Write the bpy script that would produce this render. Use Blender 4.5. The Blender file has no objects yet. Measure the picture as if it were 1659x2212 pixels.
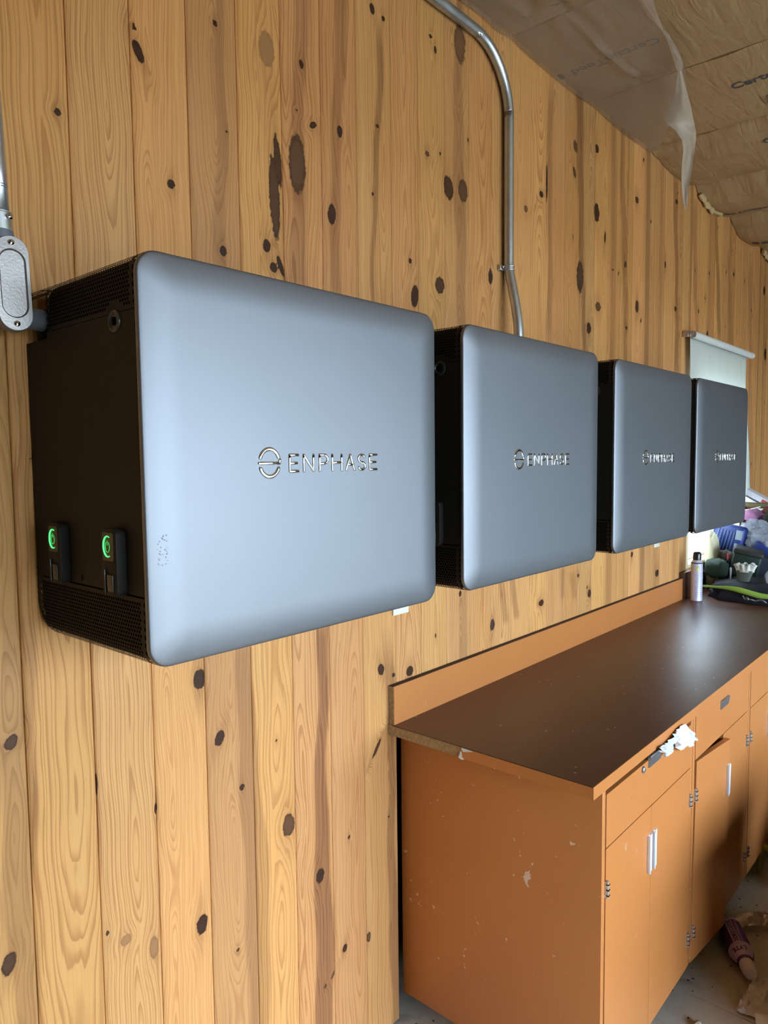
import bpy, bmesh, math, random
import numpy as np
from mathutils import Vector, Matrix, noise as mnoise
random.seed(7); rng = np.random.default_rng(7)
SC = bpy.context.scene
COL = SC.collection
PI = math.pi

EXPOSURE, SKY_STRENGTH, SKY_COLOUR = 1.06, 8.0, (.65, .82, 1.0, 1)
DOOR = (-.4, 4.6, 2.40, -4.3)
COVER_A, COVER_B, COVER_MET, COVER_R = (.205, .218, .238, 1), (.23, .243, .263, 1), 1.0, .49
LAM_A, LAM_B = (.47, .172, .045, 1), (.52, .195, .055, 1)
TOP_A, TOP_B = (.105, .041, .021, 1), (.138, .059, .033, 1)

# ------------------------------------------------------------------ camera
cam = bpy.data.cameras.new('camera'); camo = bpy.data.objects.new('camera', cam); COL.objects.link(camo)
yaw, pitch, roll, FPX = 0.849685, -0.072948, -0.011069, 1557.1
fw = Vector((math.sin(yaw)*math.cos(pitch), math.cos(yaw)*math.cos(pitch), math.sin(pitch)))
rt = Vector((math.cos(yaw), -math.sin(yaw), 0)); up = rt.cross(fw)
rt, up = rt*math.cos(roll)+up*math.sin(roll), up*math.cos(roll)-rt*math.sin(roll)
camo.matrix_world = Matrix(((rt.x, up.x, -fw.x, 0), (rt.y, up.y, -fw.y, -1.35), (rt.z, up.z, -fw.z, 1.71), (0, 0, 0, 1)))
cam.sensor_fit = 'VERTICAL'; cam.sensor_height = 24; cam.lens = FPX/2212*24
cam.clip_start = .02; cam.clip_end = 200
SC.camera = camo

# ------------------------------------------------------------------ light
SC.view_settings.view_transform = 'Standard'; SC.view_settings.look = 'None'
SC.view_settings.gamma = 1; SC.view_settings.use_curve_mapping = False
SC.view_settings.exposure = EXPOSURE
SKY = SKY_STRENGTH
w = bpy.data.worlds.new('overcast_sky'); SC.world = w; w.use_nodes = True
bg = w.node_tree.nodes['Background']; bg.inputs[0].default_value = SKY_COLOUR; bg.inputs[1].default_value = SKY
DX0, DX1, DZ1, FY = DOOR            # the open garage door: left, right, head height, wall plane
SC.cycles.max_bounces = 7; SC.cycles.diffuse_bounces = 4; SC.cycles.glossy_bounces = 4
SC.cycles.transparent_max_bounces = 12; SC.cycles.caustics_reflective = False; SC.cycles.caustics_refractive = False
SC.cycles.sample_clamp_indirect = 6

# ------------------------------------------------------------------ materials
def srgb(r, g, b, a=1):
    f = lambda c: (c/255/12.92) if c/255 <= .04045 else ((c/255+.055)/1.055)**2.4
    return (f(r), f(g), f(b), a)
def newmat(name):
    m = bpy.data.materials.new(name); m.use_nodes = True; return m, m.node_tree, m.node_tree.nodes['Principled BSDF']
def nd(t, kind, **kw):
    n = t.nodes.new('ShaderNode'+kind)
    for k, v in kw.items(): setattr(n, k, v)
    return n
def mth(t, op, a, b=None, c=None, clamp=False):
    n = nd(t, 'Math', operation=op, use_clamp=clamp)
    for i, v in enumerate((a, b, c)):
        if v is None: continue
        if isinstance(v, (int, float)): n.inputs[i].default_value = v
        else: t.links.new(v, n.inputs[i])
    return n.outputs[0]
def mixc(t, f, a, b, mode='MIX'):
    n = nd(t, 'Mix', data_type='RGBA', blend_type=mode)
    for i, v in ((0, f), (6, a), (7, b)):
        if isinstance(v, (int, float)): n.inputs[i].default_value = v
        elif isinstance(v, tuple): n.inputs[i].default_value = v
        else: t.links.new(v, n.inputs[i])
    return n.outputs[2]
def sstep(t, v, a, b):
    n = nd(t, 'MapRange', interpolation_type='SMOOTHSTEP'); t.links.new(v, n.inputs[0])
    n.inputs[1].default_value = a; n.inputs[2].default_value = b; return n.outputs[0]
def tex(t, vec, kind='Noise', scale=5, detail=3, rough=.5, dist=0):
    n = nd(t, 'Tex'+kind); n.inputs['Scale'].default_value = scale
    if kind == 'Noise':
        n.inputs['Detail'].default_value = detail; n.inputs['Roughness'].default_value = rough; n.inputs['Distortion'].default_value = dist
    if vec is not None: t.links.new(vec, n.inputs['Vector'])
    return n
def objco(t, scale=(1, 1, 1), seed=False):
    tc = nd(t, 'TexCoord'); mp = nd(t, 'Mapping'); mp.inputs['Scale'].default_value = scale
    t.links.new(tc.outputs['Object'], mp.inputs[0])
    if seed:
        oi = nd(t, 'ObjectInfo'); cb = nd(t, 'CombineXYZ'); s = mth(t, 'MULTIPLY', oi.outputs['Random'], 37.0)
        for i in range(3): t.links.new(s, cb.inputs[i])
        t.links.new(cb.outputs[0], mp.inputs['Location'])
    return mp.outputs[0]
def bump(t, p, h, strength=.3, dist=.002):
    b = nd(t, 'Bump'); b.inputs['Strength'].default_value = strength; b.inputs['Distance'].default_value = dist
    t.links.new(h, b.inputs['Height']); t.links.new(b.outputs[0], p.inputs['Normal'])
_MC = {}
def M(name, col, rough=.5, metal=0, var=.08, scale=12, spec=.5, alpha=1, bmp=0, bscale=60, emit=None, coat=0):
    """plain coloured material with a little procedural tone variation"""
    if name in _MC: return _MC[name]
    m, t, p = newmat(name)
    co = objco(t); n = tex(t, co, scale=scale, detail=4)
    d = tuple(c*(1-var) for c in col[:3])+(1,); l = tuple(min(1, c*(1+var)) for c in col[:3])+(1,)
    t.links.new(mixc(t, n.outputs[0], d, l), p.inputs['Base Color'])
    p.inputs['Roughness'].default_value = rough; p.inputs['Metallic'].default_value = metal
    p.inputs['Specular IOR Level'].default_value = spec; p.inputs['Alpha'].default_value = alpha
    p.inputs['Coat Weight'].default_value = coat
    if bmp:
        b = tex(t, co, scale=bscale, detail=4); bump(t, p, b.outputs[0], bmp, .003)
    if emit: p.inputs['Emission Color'].default_value = emit[0]; p.inputs['Emission Strength'].default_value = emit[1]
    _MC[name] = m; return m

# ------------------------------------------------------------------ object helpers
def empty(name, loc, label=None, cat=None, group=None, rot=(0, 0, 0)):
    o = bpy.data.objects.new(name, None); COL.objects.link(o); o.location = loc; o.rotation_euler = rot; o.empty_display_size = .05
    return tag(o, label, cat, group)
def tag(o, label=None, cat=None, group=None, kind=None):
    if label: o['label'] = label
    if cat: o['category'] = cat
    if group: o['group'] = group
    if kind: o['kind'] = kind
    return o
def mesh_obj(name, me, mats, parent=None, smooth=None, local=False):
    for m in (mats if isinstance(mats, (list, tuple)) else [mats]): me.materials.append(m)
    o = bpy.data.objects.new(name, me); COL.objects.link(o)
    if smooth is not None: me.shade_smooth() if smooth is True else set_auto(me, smooth)
    if parent is not None:
        o.parent = parent
        if not local and parent.type == 'EMPTY': o.matrix_parent_inverse = Matrix.Translation(-Vector(parent.location))
    return o
def set_auto(me, deg):
    bm = bmesh.new(); bm.from_mesh(me); a = math.radians(deg)
    for f in bm.faces: f.smooth = True
    for e in bm.edges: e.smooth = not (len(e.link_faces) == 2 and e.calc_face_angle(0) > a)
    bm.to_mesh(me); bm.free()
def fin(name, bm, mats, parent=None, smooth=35, local=False):
    bmesh.ops.recalc_face_normals(bm, faces=bm.faces)
    me = bpy.data.meshes.new(name); bm.to_mesh(me); bm.free()
    return mesh_obj(name, me, mats, parent, smooth, local)
def single(name, bm, mats, label, cat, group=None, smooth=35):
    """one-mesh thing: origin moved to the middle of its base"""
    xs = [v.co for v in bm.verts]; lo = Vector((min(v.x for v in xs), min(v.y for v in xs), min(v.z for v in xs)))
    hi = Vector((max(v.x for v in xs), max(v.y for v in xs), max(v.z for v in xs)))
    c = Vector(((lo.x+hi.x)/2, (lo.y+hi.y)/2, lo.z)); bmesh.ops.translate(bm, verts=bm.verts, vec=-c)
    o = fin(name, bm, mats, None, smooth); o.location = c; return tag(o, label, cat, group)
def copy_tree(o, parent=None):
    c = o.copy(); COL.objects.link(c)
    if parent is not None: c.parent = parent
    for ch in list(o.children): copy_tree(ch, c)
    return c
B = bmesh.new
def add(bm, vs, fs, mi=0):
    bv = [bm.verts.new(v) for v in vs]; out = []
    for f in fs:
        try: fc = bm.faces.new([bv[i] for i in f]); fc.material_index = mi; out.append(fc)
        except ValueError: pass
    return bv, out
def box(bm, x0, x1, y0, y1, z0, z1, bev=0, seg=2, mi=0, mat=None):
    vs = [(x, y, z) for x in (x0, x1) for y in (y0, y1) for z in (z0, z1)]
    bv, fs = add(bm, vs, [(0, 1, 3, 2), (4, 6, 7, 5), (0, 4, 5, 1), (2, 3, 7, 6), (0, 2, 6, 4), (1, 5, 7, 3)], mi)
    if mat is not None: bmesh.ops.transform(bm, matrix=mat, verts=bv)
    if bev:
        es = list({e for f in fs for e in f.edges})
        bmesh.ops.bevel(bm, geom=es, offset=bev, segments=seg, profile=.5, affect='EDGES', material=-1)
    return bm
def prism(bm, pts, axis, a, b, mi=0, bev=0, seg=2):
    """polygon pts extruded along axis between a and b; pts are the other two axes in order"""
    def P(p, t):
        q = list(p); q.insert(axis, t); return q
    n = len(pts); vs = [P(p, a) for p in pts]+[P(p, b) for p in pts]
    fs = [tuple(range(n)), tuple(range(2*n-1, n-1, -1))]+[(i, (i+1) % n, (i+1) % n+n, i+n) for i in range(n)]
    bv, ff = add(bm, vs, fs, mi)
    if bev:
        es = list({e for f in ff[:2] for e in f.edges})
        bmesh.ops.bevel(bm, geom=es, offset=bev, segments=seg, profile=.5, affect='EDGES', material=-1)
    return bm
def tube(bm, pts, r, n=12, mi=0, cap=True, ell=None, round_cap=False):
    """swept tube; ell=(axis vector, ratio) flattens the section along that axis"""
    P = [Vector(p) for p in pts]; R = list(r) if isinstance(r, (list, tuple)) else [r]*len(P)
    if round_cap:
        d0 = (P[0]-P[1]).normalized(); d1 = (P[-1]-P[-2]).normalized(); r0, r1 = R[0], R[-1]
        P = [P[0]+d0*r0*.98, P[0]+d0*r0*.7]+P+[P[-1]+d1*r1*.7, P[-1]+d1*r1*.98]; R = [r0*.15, r0*.7]+R+[r1*.7, r1*.15]
    T = [(P[min(i+1, len(P)-1)]-P[max(i-1, 0)]).normalized() for i in range(len(P))]
    ref = Vector(ell[0]) if ell else (Vector((0, 0, 1)) if abs(T[0].z) < .9 else Vector((0, 1, 0)))
    rings = []; nrm = (ref-T[0]*ref.dot(T[0])).normalized()
    for i, p in enumerate(P):
        if ell: nrm = ref
        nrm = (nrm-T[i]*nrm.dot(T[i])).normalized(); bi = T[i].cross(nrm); k = ell[1] if ell else 1
        rings.append([bm.verts.new(p+(nrm*math.cos(a)*k+bi*math.sin(a))*R[i]) for a in [2*PI*j/n for j in range(n)]])
    for a, b in zip(rings, rings[1:]):
        for j in range(n): bm.faces.new((a[j], a[(j+1) % n], b[(j+1) % n], b[j])).material_index = mi
    if cap:
        bm.faces.new(rings[0][::-1]).material_index = mi; bm.faces.new(rings[-1]).material_index = mi
    return bm
def lathe(bm, prof, M4=Matrix(), n=24, mi=0):
    """profile [(r, z)] turned round z, then placed by M4"""
    rings = []
    for r, z in prof:
        if r < 1e-5: rings.append([bm.verts.new(M4 @ Vector((0, 0, z)))])
        else: rings.append([bm.verts.new(M4 @ Vector((r*math.cos(2*PI*j/n), r*math.sin(2*PI*j/n), z))) for j in range(n)])
    for a, b in zip(rings, rings[1:]):
        for j in range(n):
            k = (j+1) % n
            q = [a[0]] if len(a) == 1 else [a[j], a[k]]
            q += [b[0]] if len(b) == 1 else [b[k], b[j]]
            if len(q) > 2: bm.faces.new(q).material_index = mi
    for rg in (rings[0], rings[-1]):
        if len(rg) > 1: bm.faces.new(rg).material_index = mi
    return bm
def align(loc, zdir, xdir=None):
    z = Vector(zdir).normalized(); x = Vector(xdir) if xdir else (Vector((1, 0, 0)) if abs(z.x) < .9 else Vector((0, 1, 0)))
    x = (x-z*x.dot(z)).normalized(); y = z.cross(x)
    return Matrix(((x.x, y.x, z.x, loc[0]), (x.y, y.y, z.y, loc[1]), (x.z, y.z, z.z, loc[2]), (0, 0, 0, 1)))
def sheet(bm, fn, nu, nv, th, mi=0):
    """thin solid sheet from fn(u, v) in [0,1]^2"""
    P = [[Vector(fn(i/nu, j/nv)) for j in range(nv+1)] for i in range(nu+1)]
    N = [[None]*(nv+1) for _ in range(nu+1)]
    for i in range(nu+1):
        for j in range(nv+1):
            a = P[min(i+1, nu)][j]-P[max(i-1, 0)][j]; b = P[i][min(j+1, nv)]-P[i][max(j-1, 0)]
            N[i][j] = a.cross(b).normalized()
    A = [[bm.verts.new(P[i][j]+N[i][j]*th/2) for j in range(nv+1)] for i in range(nu+1)]
    C = [[bm.verts.new(P[i][j]-N[i][j]*th/2) for j in range(nv+1)] for i in range(nu+1)]
    def F(*q): bm.faces.new(q).material_index = mi
    for i in range(nu):
        for j in range(nv):
            F(A[i][j], A[i+1][j], A[i+1][j+1], A[i][j+1]); F(C[i][j], C[i][j+1], C[i+1][j+1], C[i+1][j])
    for i in range(nu):
        F(A[i][0], C[i][0], C[i+1][0], A[i+1][0]); F(A[i][nv], A[i+1][nv], C[i+1][nv], C[i][nv])
    for j in range(nv):
        F(A[0][j], A[0][j+1], C[0][j+1], C[0][j]); F(A[nu][j], C[nu][j], C[nu][j+1], A[nu][j+1])
    return bm
def nz(p, s=1.0, seed=0): return mnoise.noise(Vector(p)*s+Vector((seed*7.3, seed*3.1, seed*5.7)))
def blob(bm, c, r, nu=28, nv=16, amp=.15, freq=3, seed=0, flat=None, sq=1.0, mi=0):
    """lumpy closed form (cloth, bags); flat = z of the surface it rests on"""
    rings = []
    for j in range(1, nv):
        th = PI*j/nv; ring = []
        for i in range(nu):
            ph = 2*PI*i/nu
            d = Vector((math.sin(th)*math.cos(ph), math.sin(th)*math.sin(ph), math.cos(th)))
            if sq != 1: d = Vector([math.copysign(abs(q)**sq, q) for q in d])
            k = 1+amp*(nz(d, freq, seed)+.5*nz(d, freq*2.3, seed+4)-.35*abs(nz(d, freq*1.6, seed+9)))
            p = Vector((c[0]+d.x*r[0]*k, c[1]+d.y*r[1]*k, c[2]+d.z*r[2]*k))
            if flat is not None and p.z < flat: p.z = flat
            ring.append(bm.verts.new(p))
        rings.append(ring)
    t = bm.verts.new((c[0], c[1], c[2]+r[2])); zb = c[2]-r[2]
    b = bm.verts.new((c[0], c[1], zb if flat is None else max(zb, flat)))
    for i in range(nu):
        k = (i+1) % nu
        bm.faces.new((t, rings[0][i], rings[0][k])).material_index = mi; bm.faces.new((b, rings[-1][k], rings[-1][i])).material_index = mi
        for a, q in zip(rings, rings[1:]): bm.faces.new((a[i], q[i], q[k], a[k])).material_index = mi
    return bm
def text_geo(s, size=1, bold=0, extrude=0, xs=1, spacing=1, res=3):
    cu = bpy.data.curves.new('t', 'FONT'); cu.body = s; cu.size = size; cu.offset = bold; cu.extrude = extrude; cu.resolution_u = res
    cu.space_character = spacing; cu.align_x = 'CENTER'; cu.align_y = 'CENTER'
    o = bpy.data.objects.new('t', cu); COL.objects.link(o); dg = bpy.context.evaluated_depsgraph_get()
    me = bpy.data.meshes.new_from_object(o.evaluated_get(dg))
    vs = [(v.co.x*xs, v.co.y, v.co.z) for v in me.vertices]; fs = [tuple(p.vertices) for p in me.polygons]
    bpy.data.objects.remove(o); bpy.data.curves.remove(cu); bpy.data.meshes.remove(me)
    return vs, fs
def text_bm(bm, s, fn, mi=0, **kw):
    vs, fs = text_geo(s, **kw); return add(bm, [fn(*v) for v in vs], fs, mi)
def rrect(w, h, r, n=6, cx=0, cy=0):
    """rounded rectangle outline, counter-clockwise"""
    out = []
    for sx, sy, a0 in ((1, 1, 0), (-1, 1, PI/2), (-1, -1, PI), (1, -1, 1.5*PI)):
        for k in range(n+1):
            a = a0+PI/2*k/n; out.append((cx+sx*(w-r)+r*math.cos(a), cy+sy*(h-r)+r*math.sin(a)))
    return out
def holes(bm, fn, nu, nv, p, r, keep=None, mi=0):
    """perforated sheet fn(a, b): rows of octagonal holes, every other row shifted half a pitch"""
    q = p*.87; cache = {}
    def vert(a, b):
        k = (round(a, 6), round(b, 6))
        if k not in cache: cache[k] = bm.verts.new(fn(a, b))
        return cache[k]
    for j in range(nv):
        for i in range(nu):
            a = (i+.5+(.5 if j % 2 else 0))*p; b = (j+.5)*q; k = keep(a, b) if keep else True
            if k is None: continue
            out = [vert(a+dx*p/2, b+dy*q/2) for dx, dy in ((1, 0), (1, 1), (0, 1), (-1, 1), (-1, 0), (-1, -1), (0, -1), (1, -1))]
            if not k: bm.faces.new(out).material_index = mi; continue
            inn = [bm.verts.new(fn(a+r*math.cos(t), b+r*math.sin(t))) for t in [PI/4*k for k in range(8)]]
            for k in range(8): bm.faces.new((out[k], out[(k+1) % 8], inn[(k+1) % 8], inn[k])).material_index = mi
    return bm

# ------------------------------------------------------------------ pine boards of the back wall
KNOTS=[(.641,2.352,.0078,.0075,0,.8),(.81,2.525,.0103,.0234,25,.9),(.803,2.57,.0041,.008,20,.8),(.875,2.287,.01,.0095,0,.9),(.997,2.659,.0074,.0068,0,.9),(1.14,2.664,.0235,.0396,0,.12),(1.021,2.44,.0038,.004,0,.8),(1.003,2.177,.0101,.0122,0,.9),(1.249,2.671,.0077,.0109,10,.9),(1.231,2.556,.0061,.0044,0,.8),(1.285,2.54,.0143,.0078,30,.8),(1.229,2.43,.0276,.0718,0,.6),(1.379,2.555,.0103,.0151,0,.9),(1.346,2.339,.0152,.0256,-5,.8),(1.51,2.915,.0112,.0143,20,.8),(1.555,2.909,.0077,.0073,0,.9),(1.526,2.617,.0076,.0061,0,.8),(1.504,2.431,.0057,.0062,0,.9),(1.767,2.95,.009,.0065,0,.8),(1.789,2.921,.0068,.0119,0,.8),(1.915,2.989,.0375,.0578,0,.5),(1.747,2.61,.0112,.008,0,.6),(1.811,2.629,.007,.0054,0,.7),(1.853,2.541,.0243,.0347,10,.7),(1.93,2.551,.0255,.0355,0,.6),(1.663,2.284,.0085,.0079,0,.9),(1.683,2.186,.0175,.0334,-10,.8),(1.806,2.238,.0237,.025,-10,.7),(2.089,2.315,.0142,.0273,0,.8),(1.959,2.715,.0051,.0071,0,.8),(2.317,2.592,.0129,.0128,10,.5),(2.429,2.671,.0137,.0115,0,.9),(2.467,2.725,.007,.0746,0,.8),(2.886,2.972,.0173,.0183,0,.8),(2.693,2.922,.0157,.0244,20,.6),(2.687,2.822,.0117,.0245,25,.6),(2.426,2.671,.0137,.0115,0,.8),(2.888,2.718,.0262,.0371,8,.8),(2.97,2.635,.0091,.0266,0,.9),(3.052,2.518,.0142,.0078,0,.7),(2.742,2.431,.0327,.0635,0,.7),(2.825,2.239,.0214,.0243,0,.8),(2.91,2.339,.0267,.019,0,.6),(3.302,2.873,.0211,.0162,0,.7),(3.202,2.287,.0153,.0102,0,.8),(3.319,2.4,.0215,.0292,0,.7),(3.183,2.564,.0151,.016,0,.7),(3.805,2.992,.0196,.0135,10,.8),(3.662,2.656,.0124,.0178,0,.7),(3.813,2.462,.0199,.0139,0,.8),(4.166,2.501,.0152,.0124,0,.7),(4.792,2.811,.0189,.0136,0,.8),(5.496,2.83,.0355,.0305,0,.8),(4.323,2.385,.0161,.0307,0,.8),(5.564,2.409,.0364,.044,0,.9),(.506,1.206,.0111,.0153,-30,.7),(.484,.798,.0127,.0217,-15,.7),(.614,.922,.0027,.0028,0,.8),(.673,.757,.0039,.0077,0,.7),(.711,.723,.0122,.0118,0,.2),(.774,.673,.0109,.0255,0,.25),(.79,.975,.0043,.0141,0,.9),(.664,1.071,.0019,.0234,0,.9),(.907,1.228,.0157,.024,0,.9),(.895,.663,.0147,.0238,-5,.9),(.957,1.077,.0127,.0194,-25,.8),(1.016,.94,.0081,.0089,0,.8),(1.124,1.019,.0044,.0047,0,.9),(1.157,.791,.02,.03,0,.6),(1.263,.609,.0152,.0203,-5,.9),(1.374,.668,.0055,.0066,0,.8),(1.351,.359,.0091,.012,-20,.8),(1.45,.339,.0078,.0166,0,.6),(1.493,.884,.006,.0339,-38,.7),(1.515,1.109,.014,.0175,15,.9),(1.57,1.08,.0083,.0069,0,.8),(1.645,1.074,.0176,.0156,0,.9),(.992,.549,.0054,.0057,0,.7),(1.542,.662,.0041,.0056,0,.9),(1.774,1.157,.0048,.0074,0,.8),(2.1,1.132,.0148,.0196,-10,.8),(2.441,1.156,.0216,.0126,0,.9),(2.749,1.22,.0126,.0097,0,.9),(2.854,1.131,.0178,.018,0,.8),(3.301,1.25,.0164,.0132,0,.9),(3.62,1.121,.0252,.019,0,.9),(1.907,1.271,.0078,.0107,0,.8),(1.305,.309,.0053,.0131,-40,.6),(1.275,.293,.0051,.0078,0,.7),(.552,1.827,.0024,.0033,0,.6),(.564,1.719,.0033,.0034,0,.7)]
STREAKS=[(1.035,1.248,1.056,0.322,0.0370,0.55),(1.284,1.244,1.267,0.189,0.0337,1.0),(1.546,1.110,1.570,-0.001,0.0268,0.8),(1.259,2.825,1.219,2.157,0.0341,0.55),(1.388,2.883,1.355,2.158,0.0274,0.6),(1.535,2.829,1.504,2.158,0.0153,0.8),(1.908,3.116,1.915,2.136,0.0297,0.6),(2.495,3.003,2.490,2.212,0.0282,0.6),(2.717,3.133,2.784,2.176,0.0317,0.9),(3.135,3.128,3.202,2.140,0.0292,0.7),(3.788,3.070,3.848,2.177,0.0390,0.9),(4.067,3.025,4.144,2.379,0.0363,0.6),(4.443,3.041,4.530,2.426,0.0334,0.9),(1.006,2.711,0.998,2.118,0.0173,0.5),(2.157,1.287,2.179,1.134,0.0244,0.6),(2.241,1.276,2.257,1.137,0.0257,0.7),(2.611,1.264,2.612,1.152,0.0315,0.6),(1.923,1.272,1.922,1.056,0.0238,0.5),(2.691,1.235,2.713,1.136,0.0329,0.5),(0.519,1.377,0.511,0.664,0.0323,0.6),(5.142,2.854,5.293,1.471,0.0639,0.5),(4.693,2.883,4.792,2.233,0.0457,0.5)]
KNOTS += [(1.155,2.33,.016,.10,3,.65),(1.168,2.42,.011,.06,6,.7),(1.128,2.215,.012,.016,0,1),(1.17,2.175,.008,.03,25,1),(1.148,2.168,.012,.012,0,1)]
def plank_material():
    m, t, p = newmat('knotty_pine'); p.inputs['Specular IOR Level'].default_value = .14
    at = nd(t, 'Attribute', attribute_name='grain'); sp = nd(t, 'SeparateColor'); t.links.new(at.outputs['Color'], sp.inputs[0])
    ph, kd, tone, heart = sp.outputs[0], sp.outputs[1], sp.outputs[2], at.outputs['Alpha']
    co = objco(t, (1, 1, 1), True); cl = objco(t, (60, 60, 2.2), True); cf = objco(t, (420, 420, 9), True)
    wob = tex(t, cl, scale=1, detail=3).outputs[0]; fine = tex(t, cf, scale=1, detail=2).outputs[0]; big = tex(t, objco(t, (7, 7, .9), True), scale=1, detail=3).outputs[0]
    n1 = nd(t, 'TexNoise', noise_dimensions='1D'); t.links.new(mth(t, 'MULTIPLY', ph, .42), n1.inputs['W']); n1.inputs['Scale'].default_value = 1; n1.inputs['Detail'].default_value = 2
    wob2 = tex(t, objco(t, (22, 22, 1.3), True), scale=1, detail=3).outputs[0]
    ring = mth(t, 'FRACT', mth(t, 'ADD', mth(t, 'ADD', ph, mth(t, 'MULTIPLY', wob, .8)), mth(t, 'ADD', mth(t, 'MULTIPLY', wob2, 2.2), mth(t, 'MULTIPLY', n1.outputs[0], 2.6))))
    late = mth(t, 'MULTIPLY', sstep(t, ring, .35, .88), mth(t, 'SUBTRACT', 1.0, sstep(t, ring, .9, 1.0)))
    contrast = nd(t, 'Attribute', attribute_type='OBJECT', attribute_name='grain_depth').outputs['Fac']
    late = mth(t, 'MULTIPLY', late, mth(t, 'MULTIPLY', contrast, mth(t, 'ADD', mth(t, 'MULTIPLY', big, .9), .25)))
    c = mixc(t, late, P_EARLY, P_LATE)
    c = mixc(t, mth(t, 'MULTIPLY', sstep(t, fine, .42, .75), .22), c, P_LATE)
    c = mixc(t, mth(t, 'MULTIPLY', sstep(t, big, .45, .75), .30), c, (.75, .445, .185, 1))
    hc = mixc(t, late, (.33, .155, .062, 1), (.17, .070, .027, 1))
    c = mixc(t, mth(t, 'MULTIPLY', heart, .95), c, hc)
    hue = nd(t, 'Attribute', attribute_type='OBJECT', attribute_name='tint').outputs['Color']
    c = mixc(t, 1.0, c, hue, 'MULTIPLY')
    kn = mth(t, 'ADD', kd, mth(t, 'MULTIPLY', mth(t, 'SUBTRACT', tex(t, co, scale=95, detail=3).outputs[0], .5), .55))
    hal = nd(t, 'Attribute', attribute_name='halo').outputs['Fac']
    c = mixc(t, mth(t, 'MULTIPLY', hal, mth(t, 'ADD', mth(t, 'MULTIPLY', fine, .7), .35), None, True), c, (.235, .098, .036, 1))
    inner = mixc(t, sstep(t, tone, .0, .85), (.42, .21, .085, 1), (.030, .012, .008, 1))
    rim = mth(t, 'MULTIPLY', sstep(t, kn, .62, .92), .85)
    inner = mixc(t, mth(t, 'MULTIPLY', rim, tone), inner, (.012, .005, .004, 1))
    inner = mixc(t, mth(t, 'MULTIPLY', tex(t, co, scale=160, detail=2).outputs[0], .30), inner, (.17, .085, .045, 1))
    c = mixc(t, mth(t, 'SUBTRACT', 1.0, sstep(t, kn, .88, 1.08)), c, inner)
    t.links.new(c, p.inputs['Base Color'])
    t.links.new(mth(t, 'ADD', mth(t, 'MULTIPLY', late, .12), .42), p.inputs['Roughness'])
    bump(t, p, mth(t, 'ADD', late, mth(t, 'MULTIPLY', fine, .5)), .16, .0012)
    return m
P_EARLY = (.655, .340, .125, 1); P_LATE = (.350, .138, .043, 1)
PINE = plank_material()
X0, DXN = .532, .1302
def seam(n): return 1.583 if n == 8 else X0+DXN*n
STREAKS_LIST = STREAKS
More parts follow.
